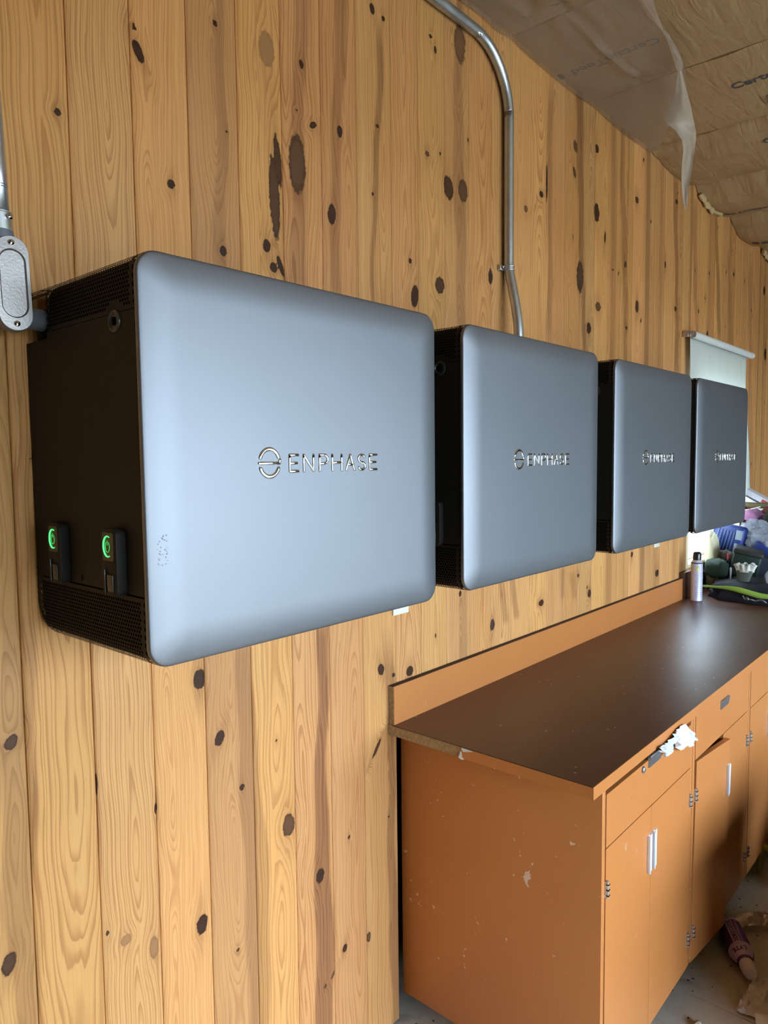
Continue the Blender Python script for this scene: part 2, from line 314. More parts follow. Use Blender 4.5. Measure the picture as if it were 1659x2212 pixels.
def plank(n, z0, z1, parent):
    r = random.Random(n*13+5); x0, x1 = seam(n), seam(n+1); wd = x1-x0-.0012
    near = -3 <= n <= 14; view = -6 <= n <= 44
    du, dz = (.0048, .008) if near else ((.0095, .016) if view else (.03, .06))
    nu = max(4, round((wd-.012)/du)); nv = max(2, round((z1-z0)/dz))
    us = np.concatenate([[0, .0005, .0012], np.linspace(.0085, wd-.0025, nu), [wd-.0008, wd]])
    ys = np.concatenate([[.016, .0036, .0026], np.zeros(nu), [.0022, .016]]); ys[3] = .0003
    zs = np.linspace(z0, z1, nv+1); U, Z = np.meshgrid(us, zs, indexing='ij'); Xw = x0+.0006+U
    # growth rings: distance to a pith line that wanders behind the board, pushed aside by knots
    u0 = wd*(r.uniform(.2, .8) if r.random() < .75 else r.uniform(-.3, 1.3)); a1, a2 = r.uniform(.014, .034), r.uniform(.005, .012); l1, l2 = r.uniform(1.3, 3.2), r.uniform(.35, .8); p1, p2 = r.uniform(0, 6.3), r.uniform(0, 6.3)
    sp = r.uniform(.0048, .0085)
    Ud = U+.0035*np.sin(Z*2*PI/r.uniform(.5, 1.1)+p2)+.002*np.sin(Z*2*PI/.23+p1)
    kd = np.full(U.shape, 9.0); tone = np.zeros(U.shape); extra = np.zeros(U.shape); halo = np.zeros(U.shape)
    ks = [k for k in KNOTS if x0-.03 < k[0] < x1+.03]
    if n > 15 or n < 0 or z0 > 2:
        for _ in range(r.randint(1, 3)): ks.append((x0+r.uniform(.02, .11), r.uniform(z0+.1, z1-.05), r.uniform(.004, .011), r.uniform(.006, .016), r.uniform(-15, 15), r.uniform(.6, .95)))
    for kx, kz, rx, rz, ti, to in ks:
        rx = min(rx, .03); c, s = math.cos(math.radians(ti)), math.sin(math.radians(ti))
        dx, dzz = Xw-kx, Z-kz; a, b = dx*c+dzz*s, -dx*s+dzz*c
        e = np.sqrt((a/rx)**2+(b/rz)**2); near_k = e < kd
        eo = np.sqrt((a/(rx*1.15))**2+(b/(rz*2.6+.006))**2); halo = np.maximum(halo, np.exp(-(eo/1.05)**2)*(.15+.75*to)*r.uniform(.55, 1.0))
        tone = np.where(near_k, to, tone); kd = np.minimum(kd, e)
        g = np.exp(-(e/2.4)**2)*np.exp(-np.maximum(0, np.abs(b)-3*rz)/.05); Ud = Ud-dx*g*.85
        extra += .9*np.exp(-e/1.7)*min(1.5, rx/.008)
    h = a1*np.sin(Z*2*PI/l1+p1)+a2*np.sin(Z*2*PI/l2+p2)
    ph = np.sqrt((Ud-u0)**2*1.0+(h+.012)**2)/sp+extra*1.5+20
    heart = np.zeros(U.shape)
    for xa, za, xb, zb, hw, st in STREAKS_LIST:
        if not (x0-.08 < (xa+xb)/2 < x1+.08): continue
        tt = (Z-za)/(zb-za); xc = xa+(xb-xa)*tt+.006*np.sin(Z*7+xa*9)+.004*np.sin(Z*19)
        d = np.abs(Xw-xc)-hw*(.78+.22*np.sin(Z*4.3+xa*5)); f = np.clip(.5-d/.007, 0, 1)*np.clip(.5-(np.abs(tt-.5)-.56)/.12, 0, 1)
        heart = np.maximum(heart, f*st)
    if r.random() < .40 and not near:
        c0, hw, st = r.uniform(.02, .11), r.uniform(.008, .03), r.uniform(.3, .75)
        d = np.abs(U-c0-.008*np.sin(Z*2.1+p1))-hw; heart = np.maximum(heart, np.clip(.5-d/.008, 0, 1)*st)
    Y = np.broadcast_to(ys[:, None], U.shape)
    co = np.stack([Xw, Y, Z], -1).reshape(-1, 3).astype(np.float32); a, b = U.shape
    idx = np.arange(a*b).reshape(a, b); q = np.stack([idx[:-1, :-1], idx[1:, :-1], idx[1:, 1:], idx[:-1, 1:]], -1).reshape(-1, 4)
    me = bpy.data.meshes.new('plank'); me.vertices.add(len(co)); me.vertices.foreach_set('co', co.ravel())
    me.loops.add(q.size); me.loops.foreach_set('vertex_index', q.ravel().astype(np.int32))
    me.polygons.add(len(q)); me.polygons.foreach_set('loop_start', (np.arange(len(q))*4).astype(np.int32))
    me.update(calc_edges=True)
    at = me.attributes.new('grain', 'FLOAT_COLOR', 'POINT')
    at.data.foreach_set('color', np.stack([ph, kd, tone, heart], -1).reshape(-1).astype(np.float32))
    ah = me.attributes.new('halo', 'FLOAT', 'POINT'); ah.data.foreach_set('value', halo.reshape(-1).astype(np.float32))
    o = mesh_obj('plank', me, PINE, parent)
    v = r.uniform(.83, 1.07); o['tint'] = [v*r.uniform(.98, 1.02), v*r.uniform(.95, 1.02), v*r.uniform(.90, 1.04), 1.0]; o['grain_depth'] = r.uniform(.55, 1.0)
    return o
SHEATH = M('old_sheathing', (.05, .035, .025), .9)
WX0, WX1, WZ0, WZ1 = seam(27), seam(35), 1.09, 2.30     # window opening
bm = B()
for a in ((-3.2, WX0, 0, 3.3), (WX1, 7.6, 0, 3.3), (WX0, WX1, 0, WZ0), (WX0, WX1, WZ1, 3.3)): box(bm, a[0], a[1], .12, .15, a[2], a[3])
box(bm, -3.2, 1.583, .017, .10, 0, .038)
wall_back = tag(fin('wall_back', bm, SHEATH, None, None), kind='structure')
for n in range(-28, 54):
    z0 = 1.0 if 8 <= n <= 36 else .012
    if 27 <= n <= 34: plank(n, WZ1, 3.2, wall_back); plank(n, 1.0, WZ0, wall_back)
    else: plank(n, z0, 3.2, wall_back)

# ------------------------------------------------------------------ window, floor, other walls
CREAM = M('cream_trim', srgb(226, 208, 170), .5)
bm = B()
for x0, x1, z0, z1 in ((WX0-.002, WX0+.028, WZ0, WZ1), (WX1-.04, WX1+.002, WZ0, WZ1), (WX0+.028, WX1-.04, WZ0, WZ0+.02), (WX0+.028, WX1-.04, WZ1-.04, WZ1)): box(bm, x0, x1, .0, .12, z0, z1, .003)
win = tag(fin('window_1', bm, CREAM), kind='structure')
bm = B()
for x0, x1, z0, z1 in ((WX0+.028, WX0+.040, WZ0+.02, WZ1-.04), (WX1-.065, WX1-.04, WZ0+.03, WZ1-.04), (WX0+.04, WX1-.065, WZ0+.02, WZ0+.035), (WX0+.04, WX1-.065, WZ1-.065, WZ1-.04), (WX0+.04, WX1-.065, 1.70, 1.73)): box(bm, x0, x1, .07, .10, z0, z1, .003)
fin('window_frame', bm, M('white_sash', (.8, .8, .76), .4), win)
gm, gt, gp = newmat('window_glass'); gp.inputs['Transmission Weight'].default_value = 1; gp.inputs['Roughness'].default_value = .02; gp.inputs['IOR'].default_value = 1.45
tr = nd(gt, 'BsdfTransparent'); lw = nd(gt, 'Value'); lw.outputs[0].default_value = .07; mx = nd(gt, 'MixShader'); gl = nd(gt, 'BsdfGlossy'); gl.inputs['Roughness'].default_value = .03
gt.links.new(lw.outputs[0], mx.inputs[0]); gt.links.new(tr.outputs[0], mx.inputs[1]); gt.links.new(gl.outputs[0], mx.inputs[2]); gt.links.new(mx.outputs[0], gt.nodes['Material Output'].inputs[0])
for z0, z1 in ((WZ0+.035, 1.70), (1.73, WZ1-.065)): bm = B(); box(bm, WX0+.04, WX1-.065, .083, .087, z0, z1); fin('pane', bm, gm, win)

def concrete():
    m, t, p = newmat('concrete'); co = objco(t)
    a = tex(t, co, scale=2.2, detail=6, rough=.6).outputs[0]; b = tex(t, co, scale=38, detail=5).outputs[0]; c = tex(t, co, scale=5, detail=3, dist=1.2).outputs[0]
    col = mixc(t, a, (.50, .43, .34, 1), (.66, .59, .48, 1)); col = mixc(t, mth(t, 'MULTIPLY', b, .5), col, (.25, .215, .17, 1), 'MIX')
    col = mixc(t, mth(t, 'MULTIPLY', sstep(t, c, .58, .7), .35), col, (.10, .075, .05, 1))
    v = tex(t, co, 'Voronoi', 26); col = mixc(t, mth(t, 'LESS_THAN', v.outputs[0], .11), col, (.05, .035, .02, 1))
    t.links.new(col, p.inputs['Base Color']); p.inputs['Roughness'].default_value = .72; bump(t, p, b, .25, .002); return m
CONC = concrete()
bm = B(); box(bm, -3.2, 7.6, FY, .12, -.12, -.012); floor = tag(fin('floor', bm, M('joint_dirt', (.06, .045, .03), .9), None, None), kind='structure')
for x0, x1 in ((-3.2, -1.205), (-1.2, 2.268), (2.2725, 5.1), (5.105, 7.6)): bm = B(); box(bm, x0, x1, FY, .12, -.012, 0); fin('concrete_slab', bm, CONC, floor, None)
DRY = M('painted_board', (.085, .075, .065), .8)
def wall(name, parts):
    bm = B()
    for a in parts: box(bm, *a)
    return tag(fin(name, bm, DRY, None, None), kind='structure')
wall('wall_left', [(-3.3, -3.2, FY, .15, 0, 3.3)]); wall('wall_right', [(7.6, 7.7, FY, .15, 0, 3.3)])
wall('wall_front', [(-3.3, DX0, FY-.12, FY, 0, 3.3), (DX1, 7.7, FY-.12, FY, 0, 3.3), (DX0, DX1, FY-.12, FY, DZ1, 3.3)])
bm = B(); box(bm, -40, 40, -60, 40, -.3, -.13)
tag(fin('ground', bm, M('gravel_yard', (.34, .31, .26), .9, var=.15, scale=1.5), None, None), kind='structure')

fence = empty('yard_fence', (8.5, 1.62, -.13), 'pale board fence outside, glimpsed through the window behind the farthest battery', 'fence')
FB = M('fence_cream', (.62, .56, .42), .8, var=.12)
for k in range(15): bm = B(); box(bm, 3.2, 14, 1.60+.004*(k % 2), 1.625, -.12+.19*k, .064+.19*k, .004, 1); fin('fence_board', bm, FB, fence, None)
for x in (4.0, 6.4, 8.8, 11.2, 13.6): bm = B(); box(bm, x, x+.09, 1.625, 1.71, -.14, 2.74); fin('fence_post', bm, FB, fence, None)

# ------------------------------------------------------------------ ceiling: kraft-faced batts between joists
def kraft():
    m, t, p = newmat('kraft_paper'); co = objco(t, seed=True)
    a = tex(t, co, scale=2.5, detail=4).outputs[0]; b = tex(t, co, scale=220, detail=2).outputs[0]; c = tex(t, objco(t, (3, 11, 3), True), scale=2.2, detail=4, dist=.8).outputs[0]
    col = mixc(t, a, (.33, .205, .095, 1), (.43, .285, .145, 1)); col = mixc(t, mth(t, 'MULTIPLY', b, .25), col, (.27, .16, .07, 1))
    t.links.new(col, p.inputs['Base Color']); p.inputs['Roughness'].default_value = .55
    bump(t, p, mth(t, 'ADD', c, mth(t, 'MULTIPLY', b, .05)), .5, .016); return m
KRAFT = kraft()
bm = B(); box(bm, -3.2, 7.6, FY, .15, 3.28, 3.36)
ceiling = tag(fin('ceiling', bm, M('roof_deck', (.12, .08, .05), .9), None, None), kind='structure')
AMP = {0: .010, 1: .014, 2: .012, 3: .050, 4: .080, 5: .125, 6: .12}
def zbatt(x, y):
    i = math.floor((x-1.62)/.61); t = (x-1.62)/.61-i; A = AMP.get(i, .02 if i < 0 else .11)
    e = 1-math.exp(-max(0, -y)/.05)*.25
    z = 3.142-A*(4*t*(1-t))**.6*e
    k = .25+min(1, max(0, (i-1.5)/2)); ed = abs(t-.5)*2
    z += k*.010*nz((x*5, y*2.2, i*3.7), 1.6)*(1-ed**6)+k*.006*(1-abs(nz((x*13, y*5, i), 1.0))*3)*ed**2
    if i >= 3: z += .016*nz((x*9, y*7, 5+i), 1.3)*ed**.5+.010*abs(nz((x*6, y*14, i), 1.0))*ed
    return z
INK = M('blue_ink', (.045, .06, .085), .6); INKG = M('grey_ink', (.105, .085, .062), .7, var=.25, scale=80)
def batt(i):
    x0, x1 = 1.62+.61*i+.004, 1.62+.61*(i+1)-.004; vis = 0 <= i <= 6
    nx = 30 if vis else 6; yl = [-.004]+([-.004-.028*k for k in range(1, 46)] if vis else [])+[FY*.5, FY+.01]
    bm = B(); g = []
    for j, y in enumerate(yl):
        row = [bm.verts.new((x0+(x1-x0)*k/nx, y, zbatt(x0+(x1-x0)*k/nx, y))) for k in range(nx+1)]
        g.append([bm.verts.new((x0, y, 3.26))]+row+[bm.verts.new((x1, y, 3.26))])
    for a, b in zip(g, g[1:]):
        for k in range(len(a)-1): bm.faces.new((a[k], b[k], b[k+1], a[k+1]))
    bm.faces.new(g[0]); bm.faces.new(g[-1][::-1])
    o = fin('insulation_batt', bm, KRAFT, ceiling, 60)
    if i in (1, 2, 3, 4, 5):
        bm = B(); upr = i in (2, 3)
        cx, cy = {1: (2.555, -.215), 2: (3.075, -.62), 3: (3.62, -.60), 4: (4.46, -.17), 5: (5.02, -.33)}[i]
        f = (lambda a, b, c: (cx-b, cy-a)) if upr else (lambda a, b, c: (cx+b, cy+a))
        def mp(a, b, c): x, y = f(a, b, c); return (x, y, zbatt(x, min(-.01, y))-.0025)
        text_bm(bm, 'CertainTeed', mp, size=.062, bold=.0011, xs=1.02, spacing=1.0, res=2)
        for dx in (.215,) if i != 5 else (.215, .27):
            vs, fs = [], []
            for a in range(5):
                for b in range(5): vs.append(mp(dx+(a-2)*.010, (b-2)*.010, 0))
            fs = [(a*5+b, a*5+b+1, a*5+b+6, a*5+b+5) for a in range(4) for b in range(4)]; add(bm, vs, fs)
        fin('printed_lettering', bm, INK, o, None, True)
    if vis and i > 0:
        bm = B(); rr = random.Random(i); upr = i in (2, 3)
        bx, by = {1: (2.66, -.72), 2: (3.235, -.52), 3: (3.80, -.56), 4: (4.55, -.27), 5: (5.1, -.4), 6: (5.7, -.3)}[i]
        y = 0
        while y < .20:
            wd = rr.choice([.002, .003, .005])
            for s in range(4): add(bm, [(bx+s*.02+q*.02, by-y-dy, zbatt(bx+s*.02+q*.02, by-y-dy)-.002) for q, dy in ((0, 0), (0, wd), (1, wd), (1, 0))], [(0, 1, 2, 3)])
            y += wd+rr.choice([.002, .003, .006, .012])
        fin('printed_barcode', bm, INKG, o, None, True)
    if i in (4, 6):                                     # torn white glass wool at the wall end
        bm = B()
        for k in range(5):
            xx = x0+.06+.07*k+.02*(i-3); blob(bm, (xx, -.018, zbatt(xx, -.02)-.004), (.05, .016, .020 if k < 3 else .008), 10, 6, .5, 3, i*7+k)
        fin('glass_wool_edge', bm, M('glass_wool', srgb(196, 172, 128), .9), o, 60, True)
for i in range(-8, 10): batt(i)

# plastic sheet stapled under the batts and its loose torn strip
pm, pt, pp = newmat('poly_film'); pp.inputs['Base Color'].default_value = (.46, .36, .27, 1); pp.inputs['Roughness'].default_value = .32; pp.inputs['Alpha'].default_value = .34
ALF = tex(pt, objco(pt, (2, 5, 2)), scale=2.4, detail=4, dist=1).outputs[0]; bump(pt, pp, ALF, .5, .02)
STP = [(2.157, -.213), (2.143, -.115), (2.747, -.227), (1.7, -.3)]
def filmz(x, y):
    z = zbatt(x, min(-.005, y))-.022
    for a, b in STP:
        d = math.hypot(x-a, y-b); an = math.atan2(y-b, x-a); z += .014*math.exp(-d/.03)+.006*math.cos(an*5+a*9)*math.exp(-d/.16)*min(1, d/.02)
    # a long crease between staples
    t = (x-2.157)/.59
    if 0 < t < 1: dd = (y+.213+.014*t)/1.0; z -= .010*math.exp(-(dd/.008)**2)*math.sin(PI*t)
    return z-.004*nz((x*4, y*6, 1))
def yfree(x): return -.438-.05*(2.3-x)+.18*max(0, x-2.8)/.6+.12*max(0, x-2.3)**2 if x < 3.6 else -.2
bm = B()
def ff(u, v):
    x = 1.1+2.33*u; y = -.006+(yfree(x)+.006)*v; return (x, y, filmz(x, y))
sheet(bm, ff, 110, 34, .0006)
film = fin('plastic_sheet', bm, pm, None, 60); tag(film, 'translucent plastic sheet stapled under the brown paper ceiling insulation', 'plastic sheet')
EDG = [(2.173,-.430,3.085,2.215,-.476,3.080),(2.233,-.431,3.085,2.265,-.467,3.078),(2.341,-.425,3.085,2.360,-.445,3.082),(2.438,-.427,3.085,2.439,-.434,3.085),(2.497,-.421,3.085,2.490,-.435,3.085),(2.578,-.406,3.085,2.583,-.428,3.085),(2.687,-.383,3.085,2.695,-.406,3.085),(2.728,-.378,3.085,2.734,-.390,3.085)]
for py, l, r in ((190, -12, 12), (215, -22, 19), (240, -31, 24), (252, -29, 27), (264, -12, 29), (282, 0, 29), (305, 3, 26), (340, 0, 21), (370, -1, 15), (400, 2, 12), (417, 6, 9)):
    z = 3.085-(py-154)/560; q = lambda d: (2.745+.03*(py-154)/260+.66*d/560, -.384-.75*d/560)
    EDG.append((*q(l), z, *q(r), z-.004))
def rib(u, v):
    f = v*(len(EDG)-1); i = min(int(f), len(EDG)-2); k = f-i; k = k*k*(3-2*k)*.5+k*.5
    e = [EDG[i][j]+(EDG[i+1][j]-EDG[i][j])*k for j in range(6)]; a, b = Vector(e[:3]), Vector(e[3:]); w = (b-a).length
    return a.lerp(b, u)+Vector((.56, .5, 0))*(.22*w*math.sin(u*PI)*math.sin(v*9)+.006*nz((u*3, v*14, 2)))+Vector((0, 0, -.03*w*math.sin(u*PI)))
bm = B(); sheet(bm, rib, 8, 78, .0007)
p2 = pm.copy(); p2.name = 'poly_film_folded'; q2 = p2.node_tree.nodes['Principled BSDF']; q2.inputs['Alpha'].default_value = .82; q2.inputs['Base Color'].default_value = (.50, .42, .35, 1)
fin('loose_strip', bm, p2, film, 60, True)
for a, b in STP[:3]: bm = B(); box(bm, a-.006, a+.006, b-.001, b+.001, filmz(a, b)-.002, filmz(a, b)-.0005); fin('staple', bm, M('staple_steel', (.25, .22, .2), .4, 1), film, None, True)

# ------------------------------------------------------------------ wall batteries (one built, three copies)
def cover_material():
    m, t, p = newmat('silver_satin'); co = objco(t)
    n = tex(t, co, scale=900, detail=1).outputs[0]; a = tex(t, co, scale=3, detail=2).outputs[0]
    t.links.new(mixc(t, a, COVER_A, COVER_B), p.inputs['Base Color'])
    p.inputs['Metallic'].default_value = COVER_MET; t.links.new(mth(t, 'ADD', mth(t, 'MULTIPLY', n, .05), COVER_R), p.inputs['Roughness']); return m
SILVER = cover_material()
BLACK = M('black_plastic', (.0145, .0128, .0105), .55, var=.1, spec=.15); BLACK2 = M('black_inner', (.0015, .0015, .0015), .9, spec=.05); BLACK3 = M('black_gloss', (.012, .012, .012), .22)
CHROME = M('chrome', (.70, .73, .72), .05, 1, var=.01)
LED = M('green_led', (.02, .3, .05), .4, emit=((.03, .85, .10, 1), 2.6)); LED2 = M('green_led_dim', (.05, .3, .07), .4, emit=((.05, .35, .07, 1), .8))
W2, HB = .3553, .6265
bat = empty('wall_battery', (0, 0, 0))
W3, RC, YS = .3540, .034, -.3725                       # outer skin half width, corner radius, front end
def sag_b(y): return .034-math.sqrt(max(0, .034**2-max(0, y+.036)**2))   # rounded lower rear corner
def skin(a, s):
    """a runs from the front backwards, s upwards along the side and over the rounded corner onto the top"""
    y = YS+a; L1 = HB-RC-.312; La = RC*PI/2
    if s <= L1: return Vector((-W3, y, .312+s))
    if s <= L1+La: t = (s-L1)/RC; return Vector((-W3+RC-RC*math.cos(t), y, HB-RC+RC*math.sin(t)))
    return Vector((-W3+RC+(s-L1-La), y, HB))
def skin_low(a, s):
    p = skin(a, s); y = p.y; b = sag_b(y); z = HB-p.z; return Vector((p.x, y, b+z*(HB-b)/HB))
bm = B()
prism(bm, [(-.006, .036), (-.012, .018), (-.03, .006), (-.3715, .006), (-.3715, HB-.005), (-.006, HB-.005)], 0, -.300, .320)
prism(bm, [(-.008, .05), (-.03, .036), (-.3715, .036), (-.3715, HB-.026), (-.008, HB-.026), (-.008, .601), (-.085, .601), (-.085, .5296), (-.008, .5296)] if False else [(-.008, .05), (-.03, .026), (-.3715, .026), (-.3715, HB-.036), (-.085, HB-.036), (-.085, .5296), (-.008, .5296)], 0, -.3475, -.285)
fin('case', bm, BLACK2, bat, None, True)
bm = B(); ri = RC-.005; cxx, czt, czb = -W3+RC, HB-RC, RC
arcp = lambda cz, a0, a1: [(cxx+ri*math.cos(a0+(a1-a0)*k/6), cz+ri*math.sin(a0+(a1-a0)*k/6)) for k in range(7)]
prism(bm, arcp(czt, PI, PI/2)+[(-.29, HB-.005), (-.29, .52), (cxx-ri, .52)], 1, -.371, -.088); fin('liner', bm, BLACK2, bat, None, True); bm = B()
prism(bm, arcp(czb, PI, 1.5*PI)+[(-.29, .005), (-.29, .13), (cxx-ri, .13)], 1, -.371, -.036)
fin('liner', bm, BLACK2, bat, None, True)
bm = B()                                                # smooth middle of the side
prism(bm, [(-.003, .1118), (-.003, .5286), (-.086, .5286), (-.086, .5390), (YS, .5390), (YS, .1118)], 0, -.3540, -.3475)
fin('side_panel', bm, BLACK, bat, 40, True)
bm = B(); box(bm, .3475, .3515, YS, -.003, .038, HB-.038); fin('end_panel', bm, BLACK, bat, None, True)
PT = .0071; QT = PT*.87; SV = .5400-.312
kn_y, kn_z = -.315, .5276
def kv(a, b):
    y = YS+a
    if y > -.004: return None
    if y > -.087 and .5400+b < .600: return None
    if SV+b-(HB-RC-.312)-RC*PI/2 > .655: return None
    if b > .40: return False
    return .012 < a < (.278 if b < .066 else .355) and .004 < b < .20 and math.hypot(y-kn_y, .540+b-kn_z+.003) > .034
bm = B(); holes(bm, lambda a, b: skin(a, SV+b), 52, 126, PT, .0028, kv)
fin('vent_panel', bm, BLACK, bat, 50, True)
SK = HB-.1090-.312
def ks(a, b):
    if YS+a > -.003 or SK+b-(HB-RC-.312)-RC*PI/2 > .655: return None
    return .012 < a < .356 and .005 < b < .20
bm = B(); holes(bm, lambda a, b: skin_low(a, SK+b), 52, 130, PT, .0028, ks)
fin('skirt_panel', bm, BLACK, bat, 50, True)
bm = B(); lathe(bm, [(0, .002), (.011, .002), (.0125, .0045), (.0165, .0035), (.0175, 0), (.0175, -.004), (0, -.004)], align((-.3525, kn_y, kn_z), (-1, 0, 0)), 28)
kb = fin('lock_dial', bm, M('dial_grey', (.024, .027, .024), .3), bat, 40, True)
bm = B(); box(bm, -.357, -.3535, kn_y-.0035, kn_y+.0035, kn_z-.006, kn_z+.006, .001); fin('dial_slot', bm, BLACK2, kb, 40, True)
for cy in (-.112, -.300):
    bm = B(); zz0, zz1 = .1085, .2130
    P4 = [(y, z) for y, z in rrect(.023, (zz1-zz0)/2, .009, 5, cy, (zz0+zz1)/2)]
    prism(bm, P4, 0, -.3700, -.3525, bev=.0025)
    pod = fin('switch_handle', bm, BLACK, bat, 40, True)
    bm = B(); prism(bm, rrect(.0165, .022, .004, 4, cy, .1852), 0, -.3712, -.3701); fin('switch_face', bm, BLACK3, pod, 40, True)
    bm = B(); box(bm, -.3725, -.3698, cy-.013, cy+.006, .1150, .1420, .0015); box(bm, -.3735, -.3700, cy+.0085, cy+.0100, .1120, .1500, .0005); fin('latch', bm, BLACK3, pod, 40, True)
    bm = B(); c = Vector((-.3718, cy, .1855))
    ang = [math.radians(-117+3.9*k) for k in range(61)]
    tube(bm, [c+Vector((0, math.cos(a)*.0125, math.sin(a)*.0160)) for a in ang], [.0003+.0008*math.sin(PI*k/60)**.7 for k in range(61)], 8)
    fin('led_ring', bm, LED, pod, True, True)
    bm = B(); tube(bm, [c+Vector((0, math.cos(a)*.0062, math.sin(a)*.0082-.0005)) for a in [math.radians(120+10*k) for k in range(31)]], .00042, 6); tube(bm, [c+Vector((0, 0, .002)), c+Vector((0, 0, .0095))], .0004, 6)
    fin('power_symbol', bm, LED2, pod, True, True)
bm = B(); box(bm, -.3540, -.3520, -.204, -.172, .1125, .1300, .002); fin('status_window', bm, M('dark_window', (.035, .045, .04), .12), bat, 40, True)
# front cover
bm = B()
loops = []
YB, YE, YF = -.3735, -.3828, -.3917
dl = [(.0015, YB), (0, -.3755), (.0004, -.3795), (.0014, -.3819), (.003, YE)]
for k in range(1, 15):
    s = k/14; d = .003+.062*s; dl.append((d, YE-(YE-YF)*-1*-(1-(1-s)**2.1) if False else YE+(YF-YE)*(1-(1-s)**2.1)))
dl += [(.11, YF), (.17, YF)]
for d, y in dl:
    rr = max(.004, .036-d*.42)
    loops.append([bm.verts.new((x, y, z+HB/2)) for x, z in rrect(W2-d, HB/2-d, rr, 9)])
for a, b in zip(loops, loops[1:]):
    for k in range(len(a)): bm.faces.new((a[k], a[(k+1) % len(a)], b[(k+1) % len(a)], b[k]))
bm.faces.new(loops[-1]); bm.faces.new(loops[0][::-1])
fin('front_cover', bm, SILVER, bat, 50, True)
bm = B(); prism(bm, rrect(W2-.006, HB/2-.006, .03, 8, 0, HB/2), 1, YB+.0015, -.3717); fin('cover_gasket', bm, BLACK2, bat, 40, True)
# raised chrome lettering, drawn as rounded strokes
LZ0, LZ1 = .2930, .3270; LH = LZ1-LZ0; LR = .0027
def stroke(bm, pts, r=LR): tube(bm, [(x, YF-.0002, z) for x, z in pts], r, 12, ell=((0, 1, 0), .66), round_cap=True)
def L(name, x0, x1, segs):
    bm = B()
    for s in segs: stroke(bm, [(x0+LR+(x1-x0-2*LR)*a, LZ0+LR+(LH-2*LR)*b) for a, b in s])
    fin('letter', bm, CHROME, bat, True, True)
arc = lambda cx, cy, rx, ry, a0, a1, n=12: [(cx+rx*math.cos(math.radians(a0+(a1-a0)*k/n)), cy+ry*math.sin(math.radians(a0+(a1-a0)*k/n))) for k in range(n+1)]
cx0 = .9195
E_ = [[(0, 1), (0, 0)], [(0, 1), (1, 1)], [(0, .5), (.85, .5)], [(0, 0), (1, 0)]]
L('E', .839-cx0, .864-cx0, E_)
L('N', .872-cx0, .901-cx0, [[(0, 0), (0, 1)], [(0, 1), (1, 0)], [(1, 0), (1, 1)]])
L('P', .911-cx0, .937-cx0, [[(0, 0), (0, 1)], [(0, 1), (.5, 1)]+arc(.55, .725, .45, .275, 80, -80)+[(.5, .45), (0, .45)]])
L('H', .943-cx0, .973-cx0, [[(0, 0), (0, 1)], [(1, 0), (1, 1)], [(0, .5), (1, .5)]])
L('A', .980-cx0, 1.008-cx0, [[(0, 0), (.5, 1)], [(.5, 1), (1, 0)], [(.2, .36), (.8, .36)]])
L('S', 1.014-cx0, 1.038-cx0, [arc(.5, .75, .5, .25, 25, 270)+arc(.5, .25, .5, .25, 90, -155)])
L('E', 1.046-cx0, 1.072-cx0, E_)
bm = B(); ex, ez = .7963-cx0, .3110
A = lambda rx, rz, a0, a1, n=20: [(ex+rx*math.cos(math.radians(a0+(a1-a0)*k/n)), ez+rz*math.sin(math.radians(a0+(a1-a0)*k/n))) for k in range(n+1)]
stroke(bm, A(.0215, .0235, 158, 22), .0036); stroke(bm, A(.0215, .0235, 203, 337), .0036)
stroke(bm, [(ex-.0225, ez-.0005), (ex+.0220, ez-.0005)], .0030); stroke(bm, [(ex+.0220, ez-.0005), (ex+.0225, ez+.006)], .0030)
fin('emblem', bm, CHROME, bat, True, True)
for x0 in (-.335, .16): bm = B(); box(bm, x0, x0+.09, -.006, .0, .05, .58); fin('mounting_bracket', bm, M('zinc_bracket', (.5, .48, .38), .4, .8), bat, None, True)
BX = [.9195, 1.7365, 2.5700, 3.3490]
BL = ['nearest and largest silver-fronted black wall battery, with two lit green power buttons on its side',
      'second silver-fronted wall battery from the left, directly below the bent steel conduit',
      'third silver-fronted wall battery from the left, between two others and without a conduit on top',
      'smallest, farthest silver-fronted wall battery, hanging in front of the white roller blind']
for k in range(4):
    o = bat if k == 0 else copy_tree(bat)
    o.location = (BX[k], 0, 1.3950); tag(o, BL[k], 'battery', 'silver wall batteries in a row on the pine wall')

bm = B(); rr = random.Random(3)
for k in range(26):
    x, z, r = .5870+rr.uniform(-.011, .011), 1.578+rr.uniform(-.024, .022), rr.uniform(.0005, .0014)
    y = -.3881-.22*(x-.587)-.0004; a0 = rr.uniform(0, 3); add(bm, [(x+r*math.cos(a0+t)*rr.uniform(.6, 1.2), y-.20*r*math.cos(a0+t), z+r*math.sin(a0+t)*rr.uniform(.6, 1.6)) for t in (0, 1.1, 2.2, 3.3, 4.4, 5.4)], [(0, 1, 2, 3, 4, 5)])
for v in bm.verts: v.co += Vector((-.9195, 0, -1.3950))
tag(fin('scuff_marks', bm, M('scuff_grey', (.30, .33, .37), .7), bat, None, True), kind='stuff')

